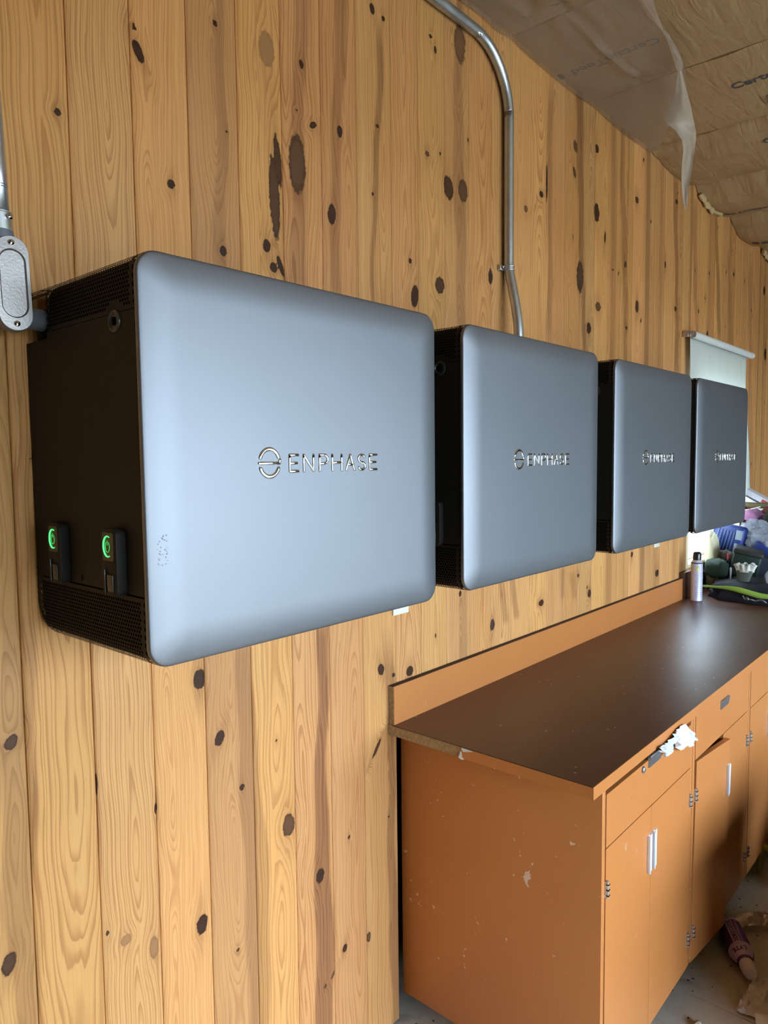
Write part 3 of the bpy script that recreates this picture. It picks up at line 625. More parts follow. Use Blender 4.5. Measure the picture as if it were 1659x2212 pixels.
# ------------------------------------------------------------------ conduits
def galv(name, a, b, r):
    m, t, p = newmat(name); co = objco(t); n = tex(t, objco(t, (1, 1, .25)), scale=22, detail=5).outputs[0]; v = tex(t, co, 'Voronoi', 90).outputs[1]
    c = mixc(t, n, a, b); t.links.new(mixc(t, .12, c, v, 'MULTIPLY'), p.inputs['Base Color']); p.inputs['Metallic'].default_value = .9
    t.links.new(mth(t, 'ADD', mth(t, 'MULTIPLY', n, .2), r), p.inputs['Roughness']); return m
GALV = galv('galvanised_steel', (.42, .45, .47, 1), (.66, .69, .71, 1), .22); ZINC = galv('zinc_die_cast', (.40, .41, .42, 1), (.62, .62, .61, 1), .30)
GREYP = M('grey_casting', (.15, .165, .19), .5, .3); ALU = M('cast_aluminium', (.33, .31, .29), .38, .9, bmp=.1, bscale=300)
pts = [(2.167, -.062, 2.0), (2.167, -.061, 2.12), (2.167, -.058, 2.17), (2.167, -.049, 2.225), (2.167, -.038, 2.28), (2.167, -.028, 2.325), (2.167, -.0225, 2.36), (2.167, -.022, 2.40), (2.167, -.022, 2.6), (2.167, -.022, 2.84)]
pts += [(2.167-.20*(1-math.cos(a)), -.022, 2.845+.20*math.sin(a)) for a in [PI/2*k/14 for k in range(1, 15)]]+[(1.8, -.022, 3.045), (1.3, -.022, 3.045)]
def smooth(P, n=4):
    out = []; P = [Vector(p) for p in P]
    for i in range(len(P)-1):
        a, b, c, d = P[max(i-1, 0)], P[i], P[i+1], P[min(i+2, len(P)-1)]
        for k in range(n):
            t = k/n; out.append(.5*((2*b)+(c-a)*t+(2*a-5*b+4*c-d)*t*t+(3*b-a-3*c+d)*t**3))
    return out+[P[-1]]
cd = empty('conduit', (2.167, -.022, 2.02), 'bent galvanised steel conduit strapped to the wall above the second battery', 'conduit', 'steel conduits')
bm = B(); tube(bm, smooth(pts, 3), .0165, 20); fin('pipe', bm, GALV, cd, True)
bm = B()
for dz in (-.006, .006): tube(bm, [(2.167+.0182*math.sin(a), -.022-.0182*math.cos(a), 2.352+dz) for a in [math.radians(-125+10*k) for k in range(26)]], .0026, 8)
lathe(bm, [(.0172, -.008), (.0182, -.008), (.0182, .008), (.0172, .008)], Matrix.Translation((2.167, -.0222, 2.352)), 20)
box(bm, 2.128, 2.153, -.006, 0, 2.342, 2.362, .002); box(bm, 2.128, 2.149, -.014, -.004, 2.343, 2.361, .003)
cs = fin('strap', bm, ZINC, cd, 40)
bm = B(); lathe(bm, [(0, .007), (.004, .007), (.0065, .0045), (.007, 0), (0, 0)], align((2.137, -.0135, 2.352), (0, -1, 0)), 14); fin('screw', bm, CHROME, cs, 40)
lc = empty('conduit', (.505, -.06, 2.095), 'steel conduit at the left edge ending in an oval-covered junction fitting', 'conduit', 'steel conduits')
ax = lambda z: (.5055+(2.085-z)*.026, -.062, z)
bm = B(); tube(bm, [ax(2.108), ax(2.2), ax(2.4), ax(2.7), ax(3.1)], .0168, 22); pi_ = fin('pipe', bm, GALV, lc, True)
bm = B()
for z in (2.165, 2.169): lathe(bm, [(.0167, -.001), (.0171, 0), (.0167, .001)], Matrix.Translation(ax(z)), 22)
fin('pipe_marking', bm, GREYP, pi_, True)
bm = B(); lathe(bm, [(.0170, -.015), (.0195, -.0148), (.0196, .013), (.0212, .0135), (.0212, .0155), (.0170, .016)], align(ax(2.110), Vector(ax(2.2))-Vector(ax(2.1))), 26)
cp = fin('coupling', bm, ZINC, lc, 40)
bm = B(); lathe(bm, [(0, .006), (.003, .006), (.0052, .0042), (.0055, -.002), (0, -.002)], align((.5135, -.0815, 2.117), (.35, -1, 0)), 14); fin('screw', bm, CHROME, cp, 40)
# body: stadium lofted back from the cover
RX = Matrix.Translation((.5118, -.091, 2.0062)) @ Matrix.Rotation(math.radians(-1.6), 4, 'Y') @ Matrix.Rotation(math.radians(-7), 4, 'Z')
def stadium(w, h, n=10): return rrect(w, h, w*.999, n)
bm = B(); lp = []
for w_, h_, y in ((.0262, .0765, .001), (.0270, .0775, .004), (.0268, .077, .020), (.0235, .072, .040), (.015, .055, .050)): lp.append([bm.verts.new(RX @ Vector((x, y, z))) for x, z in stadium(w_, h_)])
for a, b in zip(lp, lp[1:]):
    for k in range(len(a)): bm.faces.new((a[k], a[(k+1) % len(a)], b[(k+1) % len(a)], b[k]))
bm.faces.new(lp[0][::-1]); bm.faces.new(lp[-1])
lathe(bm, [(.0, -.02), (.0205, -.02), (.0215, .005), (.0205, .012), (0, .012)], align(ax(2.084), (0, 0, 1)), 24)
body = fin('fitting_body', bm, GREYP, lc, 40)
bm = B(); lathe(bm, [(0, -.03), (.0185, -.03), (.0185, .031), (.0178, .033), (0, .033)], align((.540, -.058, 1.9585), (1, 0, 0)), 28); fin('outlet_hub', bm, GREYP, body, 40)
bm = B(); lathe(bm, [(0, 0), (.0195, 0), (.0195, .004), (.0165, .006), (.0165, .05), (0, .05)], align((.5725, -.058, 1.9585), (1, 0, 0)), 28); fin('connector', bm, BLACK3, body, 40)
bm = B(); lp = []
for w_, h_, y in ((.0262, .0765, .0005), (.0262, .0765, -.002), (.0255, .0758, -.0028), (.0208, .0560, -.0030), (.0200, .0552, -.0022), (.0150, .0500, .0070), (.0138, .0488, .0078), (.008, .043, .0078)): lp.append([bm.verts.new(RX @ Vector((x, y, z))) for x, z in stadium(w_, h_)])
for a, b in zip(lp, lp[1:]):
    for k in range(len(a)): bm.faces.new((a[k], a[(k+1) % len(a)], b[(k+1) % len(a)], b[k]))
bm.faces.new(lp[-1]); bm.faces.new(lp[0][::-1])
cv = fin('oval_cover', bm, ALU, lc, 30)
for z in (.0655, -.0655):
    bm = B(); lathe(bm, [(0, .0042), (.0025, .0042), (.0046, .0028), (.0050, 0), (.0050, -.002), (0, -.002)], RX @ align((0, -.0028, z), (0, -1, 0)), 16)
    sc = fin('screw', bm, CHROME, cv, 40)
    bm = B(); box(bm, -.0034, .0034, -.0073, -.0068, -.0006, .0006, mat=RX @ Matrix.Translation((0, 0, z)) @ Matrix.Rotation(.7, 4, 'Y')); fin('slot', bm, BLACK2, sc, None)
bm = B(); text_bm(bm, 'T COVER', lambda a, b, c: RX @ Vector((-.005+b, .0074-c, -.012-a)), size=.0085, extrude=.0006, res=2)
lathe(bm, [(.0042, 0), (.0042, .0006), (.0050, .0006), (.0050, 0)], RX @ align((.002, .0076, .028), (0, -1, 0)), 18); text_bm(bm, '2', lambda a, b, c: RX @ Vector((.002+a, .0074-c, .028+b)), size=.007, extrude=.0006, res=2)
fin('embossed_lettering', bm, M('dark_aluminium', (.30, .28, .26), .4, .7), cv, None)

# ------------------------------------------------------------------ orange base cabinets
def laminate(name, a, b, rough, marks=.5, seed=0, mcol=(.75, .62, .52, 1)):
    m, t, p = newmat(name); co = objco(t); n = tex(t, co, scale=6, detail=4).outputs[0]
    c = mixc(t, n, a, b)
    ch = tex(t, co, scale=34, detail=3, rough=.62); cl = tex(t, objco(t, (1, 1.3, 1)), scale=7, detail=2).outputs[0]
    f = mth(t, 'MULTIPLY', sstep(t, mth(t, 'ADD', ch.outputs[0], mth(t, 'MULTIPLY', mth(t, 'SUBTRACT', cl, .5), .35)), .700, .722), marks)
    c = mixc(t, f, c, mcol)
    f2 = mth(t, 'MULTIPLY', mth(t, 'GREATER_THAN', tex(t, objco(t, (1, 1, .8)), scale=95, detail=2, rough=.6).outputs[0], .705), mth(t, 'MULTIPLY', sstep(t, cl, .48, .6), marks))
    c = mixc(t, f2, c, (.62, .45, .33, 1))
    t.links.new(c, p.inputs['Base Color']); p.inputs['Roughness'].default_value = rough; p.inputs['Coat Weight'].default_value = .15; p.inputs['Coat Roughness'].default_value = .25
    return m
LAM = laminate('orange_laminate', LAM_A, LAM_B, .36, .7); LAMF = laminate('orange_laminate_clean', LAM_A, LAM_B, .38, .15)
CHIP = M('particle_board', (.36, .24, .115), .9, var=.55, scale=120, bmp=.8, bscale=220); EDGE = M('laminate_backing', (.045, .022, .010), .7)
STEEL = M('brushed_pull', (.72, .76, .84), .45, .35); HINGE = M('hinge_steel', (.60, .56, .52), .35, .9)
STEELD = M('recess_pull', (.36, .37, .39), .35, .8)
def pull(bm_name, par, x0, x1, z0, z1, y, vertical=True):
    bm = B()
    if vertical:
        box(bm, x0, x1, y-.0015, y+.002, z0, z1); box(bm, x0, x0+.006, y-.0095, y, z0, z1, .001); box(bm, x1-.011, x1, y-.005, y, z0, z1, .001)
    else:
        box(bm, x0, x1, y-.002, y+.002, z0, z1, .0008); box(bm, x0, x1, y-.0075, y-.001, z1-.005, z1, .0008); prism(bm, [(y-.0022, z0), (y-.0075, z1-.005), (y-.001, z1-.005)], 0, x0+.002, x1-.002)
    return fin(bm_name, bm, STEEL if vertical else STEELD, par, 30)
def hinge(par, x, z, y):
    bm = B(); tube(bm, [(x, y-.004, z-.021), (x, y-.004, z+.021)], .0042, 10)
    box(bm, x-.0055, x+.0055, y-.0022, y+.001, z-.021, z+.021)
    h = fin('hinge', bm, HINGE, par, 40); bm = B()
    for s in (-.0215, -.0075, .0065): box(bm, x-.005, x+.005, y-.0088, y-.002, z+s+.006, z+s+.0075)
    fin('hinge_gap', bm, BLACK2, h, None); return h
YD, YP = -.6330, -.6145                                # door face, carcass face
def cabinet(x0, x1, label, first=False, sag=False):
    o = empty('base_cabinet', ((x0+x1)/2, -.30, .086), label, 'cabinet', 'row of orange base cabinets')
    bm = B(); box(bm, x0, x0+.018, YD+.001, 0, .086 if first else .112, .909, .0008); fin('side_panel', bm, LAM, o, 30)
    bm = B(); box(bm, x1-.018, x1, YD+.001, 0, .112, .909, .0008); fin('side_panel', bm, LAMF, o, 30)
    bm = B(); box(bm, x0+.018, x1-.018, YP, -.01, .086, .116); fin('bottom_panel', bm, LAMF, o, None)
    bm = B(); box(bm, x0+.018, x1-.018, -.02, -.005, .104, .909); fin('back_panel', bm, EDGE, o, None)
    bm = B(); box(bm, x0+.018, x1-.018, YP, YP+.02, .745, .765); fin('rail', bm, EDGE, o, None)
    xa, xb = x0+(.0225 if first else .0225), x1-.0215; xm = (xa+xb)/2 if not first else 1.912
    zt, zb = (.893, .757) if first else (.9075, .765)
    bm = B(); box(bm, xa, xb, YD, YD+.018, zb+.0015, zt, .0007, 1); dr = fin('drawer_front', bm, LAMF, o, 30)
    if first:
        pull('drawer_pull', dr, 1.882, 1.968, .872, .905, YD, False)
        bm = B(); lathe(bm, [(0, .004), (.0045, .004), (.0048, .006), (.0085, .0045), (.0095, 0), (0, 0)], align((1.846, YD, .880), (0, -1, 0)), 20); fin('lock', bm, STEELD, dr, 40)
    else: pull('drawer_pull', dr, (xa+xb)/2-.042, (xa+xb)/2+.042, zt-.030-.017, zt-.017, YD, False)
    for side in (0, 1):
        a, b = (xa, xm-.0012) if side == 0 else (xm+.0012, xb)
        bm = B(); box(bm, a, b, YD, YD+.018, .112, zb-.0015, .0007, 1)
        mv = None
        if side == 0 and sag:
            mv = Matrix.Translation((a+.004, YD, zb-.30)) @ Matrix.Rotation(math.radians(-4.0), 4, 'Z') @ Matrix.Rotation(math.radians(1.7), 4, 'Y') @ Matrix.Translation((-a, -YD, -zb+.295))
            bmesh.ops.transform(bm, matrix=mv, verts=bm.verts)
        d = fin('door', bm, LAMF, o, 30)
        hx = (xm-.028, xm-.002) if side == 0 else (xm+.006, xm+.032)
        h = pull('door_pull', d, hx[0], hx[1], .575, .680, YD)
        if mv is not None: h.data.transform(mv)
        for z in (.655, .208): hinge(d, a+.001 if side == 0 else b-.001, z, YD)
    return o
CAB = [(1.600, 2.243), (2.247, 2.858), (2.862, 3.470), (3.474, 4.085), (4.089, 4.700), (4.704, 5.310)]
CLB = ['first orange base cabinet, with its scuffed side panel showing and a lock on its drawer',
       'second orange base cabinet, with a sagging left door that leaves a dark triangular gap',
       'third orange base cabinet, cut by the right edge of the photo above the dark heap',
       'fourth orange base cabinet under the far part of the worktop', 'fifth orange base cabinet under the cluttered worktop end', 'last orange base cabinet at the far end of the row']
for k, (a, b) in enumerate(CAB): cabinet(a, b, CLB[k], k == 0, k == 1)
bm = B(); box(bm, 1.84, 5.30, -.54, -.06, 0, .086)  # support added under cabinets whose panels stop above the floor
single('added_plinth', bm, M('dark_plinth', (.03, .02, .012), .8), 'dark recessed plinth added to carry the raised row of orange cabinets', 'plinth', smooth=None)

# worktop and backsplash
CX0, CX1 = 1.542, 5.31
ct = empty('worktop', ((CX0+CX1)/2, -.32, .910), 'long brown laminate worktop with an orange front edge on the base cabinets', 'worktop')
bm = B(); box(bm, CX0+.001, CX1, -.6345, 0, .910, .9395); fin('core', bm, CHIP, ct, None)
def topmat():
    m, t, p = newmat('brown_worktop'); co = objco(t, (1.4, 2.4, 1)); a = tex(t, co, scale=3, detail=5, rough=.62, dist=.6).outputs[0]; b = tex(t, objco(t), scale=60, detail=3).outputs[0]
    c = mixc(t, sstep(t, a, .35, .8), TOP_A, TOP_B); c = mixc(t, mth(t, 'MULTIPLY', sstep(t, tex(t, objco(t, (1, 5, 1)), scale=9, detail=5, rough=.7).outputs[0], .58, .8), .22), c, (.34, .26, .23, 1))
    v = tex(t, objco(t), 'Voronoi', 22); c = mixc(t, mth(t, 'MULTIPLY', mth(t, 'LESS_THAN', v.outputs[0], .075), mth(t, 'GREATER_THAN', a, .5)), c, (.45, .33, .22, 1))
    t.links.new(c, p.inputs['Base Color']); t.links.new(mth(t, 'ADD', mth(t, 'MULTIPLY', a, .12), .30), p.inputs['Roughness']); p.inputs['Specular IOR Level'].default_value = .38
    bump(t, p, b, .05, .001); return m
bm = B(); box(bm, CX0, CX1, -.6345, -.0215, .9395, .941); fin('top_laminate', bm, topmat(), ct, None)
bm = B(); box(bm, CX0-.001, CX1, -.6365, -.6345, .910, .941); fin('front_edge', bm, LAMF, ct, None)
bm = B(); prism(bm, [(-.6345, .910), (-.6345, .9395), (-.262, .9395), (-.266, .931), (-.258, .925), (-.264, .918), (-.256, .910)], 0, CX0-.001, CX0+.0008); fin('end_edge', bm, LAM, ct, None)
bm = B(); box(bm, CX0-.0006, CX0+.0005, -.6345, -.02, .9397, .9412); fin('dark_seam', bm, EDGE, ct, None)
WHITEP = M('white_paper', (.72, .74, .76), .7, var=.05)
bm = B()
prism(bm, [(-.262, .9392), (-.285, .9390), (-.300, .9375), (-.280, .932), (-.268, .929), (-.263, .934)], 0, CX0-.0022, CX0-.0005)
prism(bm, [(-.258, .928), (-.262, .926), (-.263, .914), (-.271, .909), (-.262, .906), (-.252, .910)], 0, CX0-.0022, CX0-.0005)
fin('torn_paper', bm, WHITEP, ct, None)
bs = empty('backsplash', ((1.545+3.93)/2, -.012, .941), 'orange laminate backsplash board with a bare chipboard end, on the worktop against the wall', 'backsplash')
bm = B(); box(bm, 1.546, 3.935, -.020, -.001, .941, 1.0535); fin('core', bm, CHIP, bs, None)
bm = B(); box(bm, 1.547, 3.935, -.0215, -.020, .941, 1.0540); fin('front_laminate', bm, LAMF, bs, None)
bm = B(); box(bm, 1.546, 3.935, -.0200, -.001, 1.0535, 1.0545); fin('dusty_top_edge', bm, M('dust_brown', (.055, .030, .016), .85, var=.4, scale=60), bs, None)
bm = B(); box(bm, 3.937, 4.046, -.030, -.001, .941, 1.085, .003)
single('wood_block', bm, M('dark_stained_wood', (.075, .030, .012), .5, var=.3, scale=20), 'dark brown wood block standing at the far end of the backsplash', 'wood block')

# tissue hanging from the first drawer
TIS = [(1.928,.918,.908),(1.944,.917,.899),(1.960,.916,.895),(1.967,.913,.880),(1.977,.914,.874),(1.991,.914,.883),(2.004,.916,.891),(2.025,.919,.895),(2.046,.922,.896),(2.056,.923,.890),(2.063,.924,.875),(2.081,.927,.863),(2.111,.926,.851),(2.137,.924,.847),(2.149,.911,.856),(2.161,.903,.851),(2.173,.894,.841),(2.197,.878,.847),(2.219,.856,.847)]
def tis(u, v):
    f = u*(len(TIS)-1); i = min(int(f), len(TIS)-2); k = f-i
    x, a, b = (TIS[i][q]+(TIS[i+1][q]-TIS[i][q])*k for q in range(3))
    y = -.6400-.008*math.sin(v*PI)-.016*abs(nz((u*8, v*2.2, 3), 1.5))-.007*abs(nz((u*19, v*6, 1), 1))
    return (x+.004*nz((u*9, v*5, 8), 1), y, a+(b-a)*v)
bm = B(); sheet(bm, tis, 70, 12, .0010)
single('tissue', bm, M('tissue_paper', (.62, .66, .70), .9, var=.04), 'crumpled white tissue caught along the top of the first cabinet drawer', 'tissue', smooth=25)

# outlets, roller blind
PLATE = M('ivory_plate', srgb(222, 222, 205), .4)
for x, lab in ((1.601, 'pale outlet cover peeking out below the nearest battery'), (3.60, 'small pale outlet cover peeking out below the third battery')):
    e = empty('outlet', (x, 0, 1.256), lab, 'outlet', 'wall outlets under the batteries')
    bm = B(); box(bm, x-.035, x+.035, -.006, 0, 1.256, 1.371, .002); fin('cover_plate', bm, PLATE, e, 30)
    for z in (1.285, 1.342): bm = B(); prism(bm, rrect(.0165, .013, .006, 4, x, z), 1, -.0085, -.006); fin('socket', bm, PLATE, e, 30)
BX0, BX1, BZ = 3.945, 5.075, 2.345
bl = empty('roller_blind', ((BX0+BX1)/2, -.035, 1.47), 'white roller blind hanging over the window behind the farthest battery', 'blind')
BLM = M('blind_vinyl', srgb(226, 232, 228), .6, var=.03); tm = BLM.node_tree
trn = nd(tm, 'BsdfTranslucent'); trn.inputs[0].default_value = (.8, .85, .82, 1); mxb = nd(tm, 'MixShader'); mxb.inputs[0].default_value = .35
tm.links.new(tm.nodes['Principled BSDF'].outputs[0], mxb.inputs[1]); tm.links.new(trn.outputs[0], mxb.inputs[2]); tm.links.new(mxb.outputs[0], tm.nodes['Material Output'].inputs[0])
bm = B(); tube(bm, [(BX0+.01, -.042, BZ), (BX1, -.042, BZ)], .019, 20); rl = fin('roller', bm, M('blind_roll', srgb(222, 226, 226), .5), bl, 40)
bm = B(); lathe(bm, [(0, 0), (.019, 0), (.019, .012), (.008, .014), (0, .02)], align((BX0+.01, -.042, BZ), (-1, 0, 0)), 16); box(bm, BX0-.025, BX0-.005, -.03, 0, BZ-.012, BZ+.018, .002); fin('bracket', bm, HINGE, bl, 40)
def bfn(u, v):
    z = BZ-.015-.88*v; pin = .045*math.sin(min(1, v*1.15)*PI/2)*(1 if v < .75 else 1)
    x0, x1 = BX0+.005+.05*min(1, v*1.6), BX1-.075+.20*max(0, v-.22)**.8; x = x0+(x1-x0)*u
    y = -.030-.004*nz((u*16, v*1.6, 2), 1.2)-.008*math.sin(u*PI)*v-.005*nz((u*38+v, v*2, 6), 1.0)*v
    return (x, y, z)
bm = B(); sheet(bm, bfn, 64, 30, .001); fin('blind_sheet', bm, BLM, bl, True)

# ------------------------------------------------------------------ things on the worktop
ZC = .9412  # pile positions computed beforehand from image pixels on chosen depth planes
can = empty('spray_can', (3.952, -.088, ZC), 'white spray can with a black cap and round yellow mark at the worktop end', 'spray can')
def Lz(prof, loc, n=28): bm = B(); return lathe(bm, prof, Matrix.Translation(loc), n)
q = (3.952, -.088, ZC)
fin('can_body', Lz([(0, 0), (.028, 0), (.0300, .003), (.0292, .008), (.0292, .196), (.0300, .199), (.0300, .202), (.027, .206), (.020, .218), (.017, .222), (0, .222)], q), M('can_lavender', srgb(206, 206, 226), .3, .25), can, 40)
fin('can_rim', Lz([(.0294, .1985), (.0305, .2), (.0305, .2035), (.0285, .2055), (.0285, .198)], q), M('can_band', (.05, .05, .055), .35), can, 40)
fin('cap', Lz([(0, .216), (.0205, .216), (.0205, .250), (.017, .258), (.010, .262), (0, .262)], q), BLACK3, can, 40)
bm = B()
def canmap(a, z, r=.0296): a0 = math.radians(219)+a/.0292; return (q[0]+r*math.cos(a0), q[1]+r*math.sin(a0), ZC+z)
vs = [canmap(.0105*math.cos(2*PI*k/20)-.006, .172+.0125*math.sin(2*PI*k/20)) for k in range(20)]; add(bm, vs, [tuple(range(20))])
fin('yellow_mark', bm, M('label_yellow', srgb(205, 190, 40), .4), can, None)
bm = B()
for k in range(13):
    z = .150-.0105*k; wd = .019 if k % 3 else .014
    vs = [canmap(-wd+2*wd*i/8, z+d) for d in (0, .0022) for i in range(9)]; add(bm, vs, [(i, i+1, i+10, i+9) for i in range(8)])
fin('label_print', bm, M('label_grey_print', srgb(150, 150, 172), .5), can, None)

NAVY = M('navy_fabric', (.012, .014, .022), .85, bmp=.5, bscale=150); DKG = M('dark_green_fabric', srgb(30, 52, 38), .8, bmp=.5, bscale=90)
bag = empty('duffel_bag', (4.195, -.50, ZC), 'flat black duffel bag with a lime green stripe, lying on the worktop', 'bag')
bm = B()
blob(bm, (4.195, -.50, ZC+.032), (.19, .405, .078), 44, 16, .10, 3, 2, ZC, .62); fin('bag_body', bm, NAVY, bag, True)
bm = B()
def lime(u, v):
    y = -.105-.36*u; h = 1.012+.012*math.sin(u*PI*1.6+.4)-.008*math.sin(u*9)*.5; wd = .011+.018*min(1, max(0, (u-.22)/.3))*(1-.55*max(0, (u-.75)/.25))
    return (3.985-.016*math.sin(PI*min(1, u*1.05))-.004*math.sin(v*PI), y, h+wd*(v-.5))
sheet(bm, lime, 40, 5, .003); fin('lime_stripe', bm, M('lime_webbing', srgb(138, 172, 64), .7), bag, True)
bm = B(); tube(bm, smooth([(3.985, -.31, .985), (3.965, -.325, .972), (3.968, -.35, .975), (3.98, -.37, .968), (3.975, -.40, .975), (3.985, -.42, .962)], 4), .004, 8)
lathe(bm, [(0, 0), (.009, 0), (.009, .004), (0, .004)], align((3.962, -.335, .978), (-1, 0, 0)), 12); fin('zip_pull', bm, M('zip_grey', (.16, .16, .16), .4, .6), bag, True)
bm = B(); blob(bm, (4.240, -.105, 1.080), (.070, .062, .052), 26, 14, .18, 3, 5, None, .7)
single('pouch', bm, DKG, 'small dark green fabric pouch behind the spray can on the black duffel bag', 'pouch', smooth=True)
cs = empty('tool_case', (4.31, -.235, 1.03), 'dark green tool case with a small white round emblem, on the black duffel bag', 'case')
R_ = Matrix.Translation((4.315, -.235, 1.112)) @ Matrix.Rotation(.22, 4, 'X') @ Matrix.Rotation(.2, 4, 'Z')
bm = B(); box(bm, -.07, .07, -.072, .072, -.075, .062, .012, 3, mat=R_); fin('case_body', bm, M('case_green', srgb(22, 44, 36), .45), cs, 40)
bm = B(); box(bm, -.074, .072, -.075, .075, .052, .082, .008, 3, mat=R_); fin('case_lid', bm, M('case_lid', (.018, .020, .016), .5), cs, 40)
bm = B(); lathe(bm, [(0, .003), (.012, .003), (.013, 0), (0, 0)], R_ @ align((-.070, -.035, .012), (-1, 0, 0)), 18); fin('emblem_disc', bm, M('emblem_white', srgb(220, 225, 235), .4), cs, None)
bm = B(); box(bm, -.0725, -.069, -.058, -.040, -.060, -.022, .001, mat=R_ @ Matrix.Rotation(.4, 4, 'X')); fin('yellow_patch', bm, M('olive_yellow', srgb(120, 120, 70), .6), cs, None)
gl_ = empty('glove', (4.11, -.278, 1.02), 'grey-green work glove standing cuff up with a ruffled white top', 'glove')
bm = B(); lp = []
for z, a, b in ((1.022, .016, .026), (1.035, .02, .030), (1.06, .022, .034), (1.085, .026, .038), (1.102, .030, .042)): lp.append([bm.verts.new((4.11+a*math.copysign(abs(math.cos(t))**.6, math.cos(t)), -.278+(1.06-z)*.18+b*math.copysign(abs(math.sin(t))**.6, math.sin(t)), z)) for t in [2*PI*k/20 for k in range(20)]])
for a, b in zip(lp, lp[1:]):
    for k in range(20): bm.faces.new((a[k], a[(k+1) % 20], b[(k+1) % 20], b[k]))
bm.faces.new(lp[0][::-1]); bm.faces.new(lp[-1]); fin('glove_body', bm, M('glove_grey', srgb(86, 92, 84), .85, var=.3, scale=60), gl_, 40)
bm = B()
def cuff(a, v):
    t = 2*PI*a*.999; w = 1+(.10+.16*v)*math.sin(t*9+1.5*math.sin(t*2))*v
    return (4.11+.030*w*math.cos(t)*(1+.15*v), -.285+.043*w*math.sin(t)*(1+.10*v), 1.094+.040*v+.005*v*math.sin(t*7))
sheet(bm, cuff, 72, 6, .003)
fin('white_cuff', bm, M('knit_white', srgb(206, 206, 196), .9), gl_, True)
bm = B(); box(bm, 4.082, 4.086, -.312, -.288, 1.022, 1.033); fin('white_tag', bm, WHITEP, gl_, None)
rl2 = empty('tape_roll', (4.13, -.43, 1.005), 'grey round roll with a pale hub, at the right edge beside the work glove', 'tape roll')
Ma = align((4.13, -.43, 1.066), (-.93, -.30, .2))
bm = B(); lathe(bm, [(.024, -.02), (.052, -.02), (.057, -.014), (.057, .014), (.052, .02), (.034, .022), (.030, .017), (.024, .017), (.024, -.02)], Ma, 36); fin('roll_rim', bm, M('rubber_grey', srgb(128, 132, 138), .5), rl2, 40)
bm = B(); lathe(bm, [(0, .013), (.012, .017), (.024, .012), (.024, -.015), (0, -.015)], Ma, 24); fin('hub', bm, M('hub_pale', srgb(205, 215, 228), .35), rl2, 40)
bm = B(); blob(bm, (4.625, -.27, .99), (.215, .24, .165), 40, 18, .22, 3, 11, ZC, .8)  # this heap and the next added as supports under higher pile items
single('clothes_heap', bm, M('dark_navy_cloth', (.018, .024, .042), .9, bmp=.5, bscale=60), 'dark navy cloth heap added on the worktop to hold up the plastic bags', 'cloth heap', smooth=True)
bm = B(); blob(bm, (5.06, -.27, 1.09), (.205, .225, .26), 36, 18, .2, 3, 14, ZC, .8)
single('mound', bm, M('dark_olive_cloth', srgb(44, 42, 30), .9, bmp=.5, bscale=60), 'bundled dark olive jacket added at the far right end of the worktop to hold up the pile', 'mound', smooth=True)
bm = B(); blob(bm, (4.37, -.040, 1.10), (.055, .036, .17), 26, 18, .14, 3, 21, ZC, .8)
single('cream_bag', bm, M('cream_cloth', srgb(190, 184, 152), .85), 'cream cloth bag standing against the bright window behind the spray can', 'bag', smooth=True)
bp = empty('blue_pack', (4.46, -.095, 1.14), 'blue plastic pack with white print, below the farthest battery', 'plastic pack')
Mb = Matrix.Translation((4.47, -.100, 1.225)) @ Matrix.Rotation(.15, 4, 'X') @ Matrix.Rotation(-.15, 4, 'Z')
bm = B(); box(bm, -.038, .038, -.09, .09, -.08, .085, .022, 3, mat=Mb)
for v in bm.verts: v.co += Vector((.006*nz(v.co*14, 1, 3), 0, .006*nz(v.co*12, 1, 5)))
fin('pack_body', bm, M('pack_blue', srgb(30, 52, 116), .45), bp, 45)
bm = B()
for k in range(6): box(bm, -.0425, -.0385, .052-.018*k, .0565-.018*k, -.06, .055, mat=Mb @ Matrix.Rotation(.12, 4, 'X'))
fin('pale_stripe', bm, M('pack_stripe', srgb(86, 112, 166), .5), bp, None)
bm = B(); box(bm, -.0435, -.0388, -.086, -.050, .01, .066, .002, mat=Mb); box(bm, -.0430, -.0388, -.080, -.050, -.07, -.012, .002, mat=Mb); fin('label_panel', bm, M('pack_label', srgb(132, 146, 160), .5), bp, None)
cm, ctt, cpp = newmat('clear_plastic'); cpp.inputs['Base Color'].default_value = (.34, .36, .42, 1); cpp.inputs['Roughness'].default_value = .12; cpp.inputs['Alpha'].default_value = .55
bump(ctt, cpp, tex(ctt, objco(ctt), scale=32, detail=4, dist=1.5).outputs[0], .8, .01)
bm = B(); blob(bm, (4.50, -.262, 1.225), (.055, .080, .070), 34, 20, .38, 3.5, 31, None, .8)
cb_ = single('clear_bag', bm, cm, 'crumpled clear plastic bag beside the blue pack', 'plastic bag', smooth=45)
bm = B(); Mq = Matrix.Translation((4.445, -.285, 1.185)) @ Matrix.Rotation(.6, 4, 'X'); box(bm, -.02, .02, -.045, .045, -.022, .022, .008, 2, mat=Mq)
o = single('blue_packet', bm, M('pack_blue', srgb(30, 52, 116), .45), 'small dark blue packet at the right edge in front of the clear plastic bag', 'packet')
bm = B(); blob(bm, (4.72, -.19, 1.245), (.07, .10, .075), 30, 18, .4, 3, 37, None, .8)
single('clear_bag', bm, cm, 'dull grey crumpled plastic bag below the pink cloth', 'plastic bag', smooth=45)
bm = B(); blob(bm, (4.43, -.085, 1.125), (.05, .075, .035), 26, 12, .4, 4, 41)
single('rag', bm, M('rag_grey', srgb(120, 118, 106), .9, var=.3, scale=50), 'crumpled grey rag under the blue plastic pack', 'rag', smooth=True)
rb_ = empty('bottle', (4.295, -.152, 1.035), 'small dark bottle with a red cap, between the green pouch and the tool case', 'bottle')
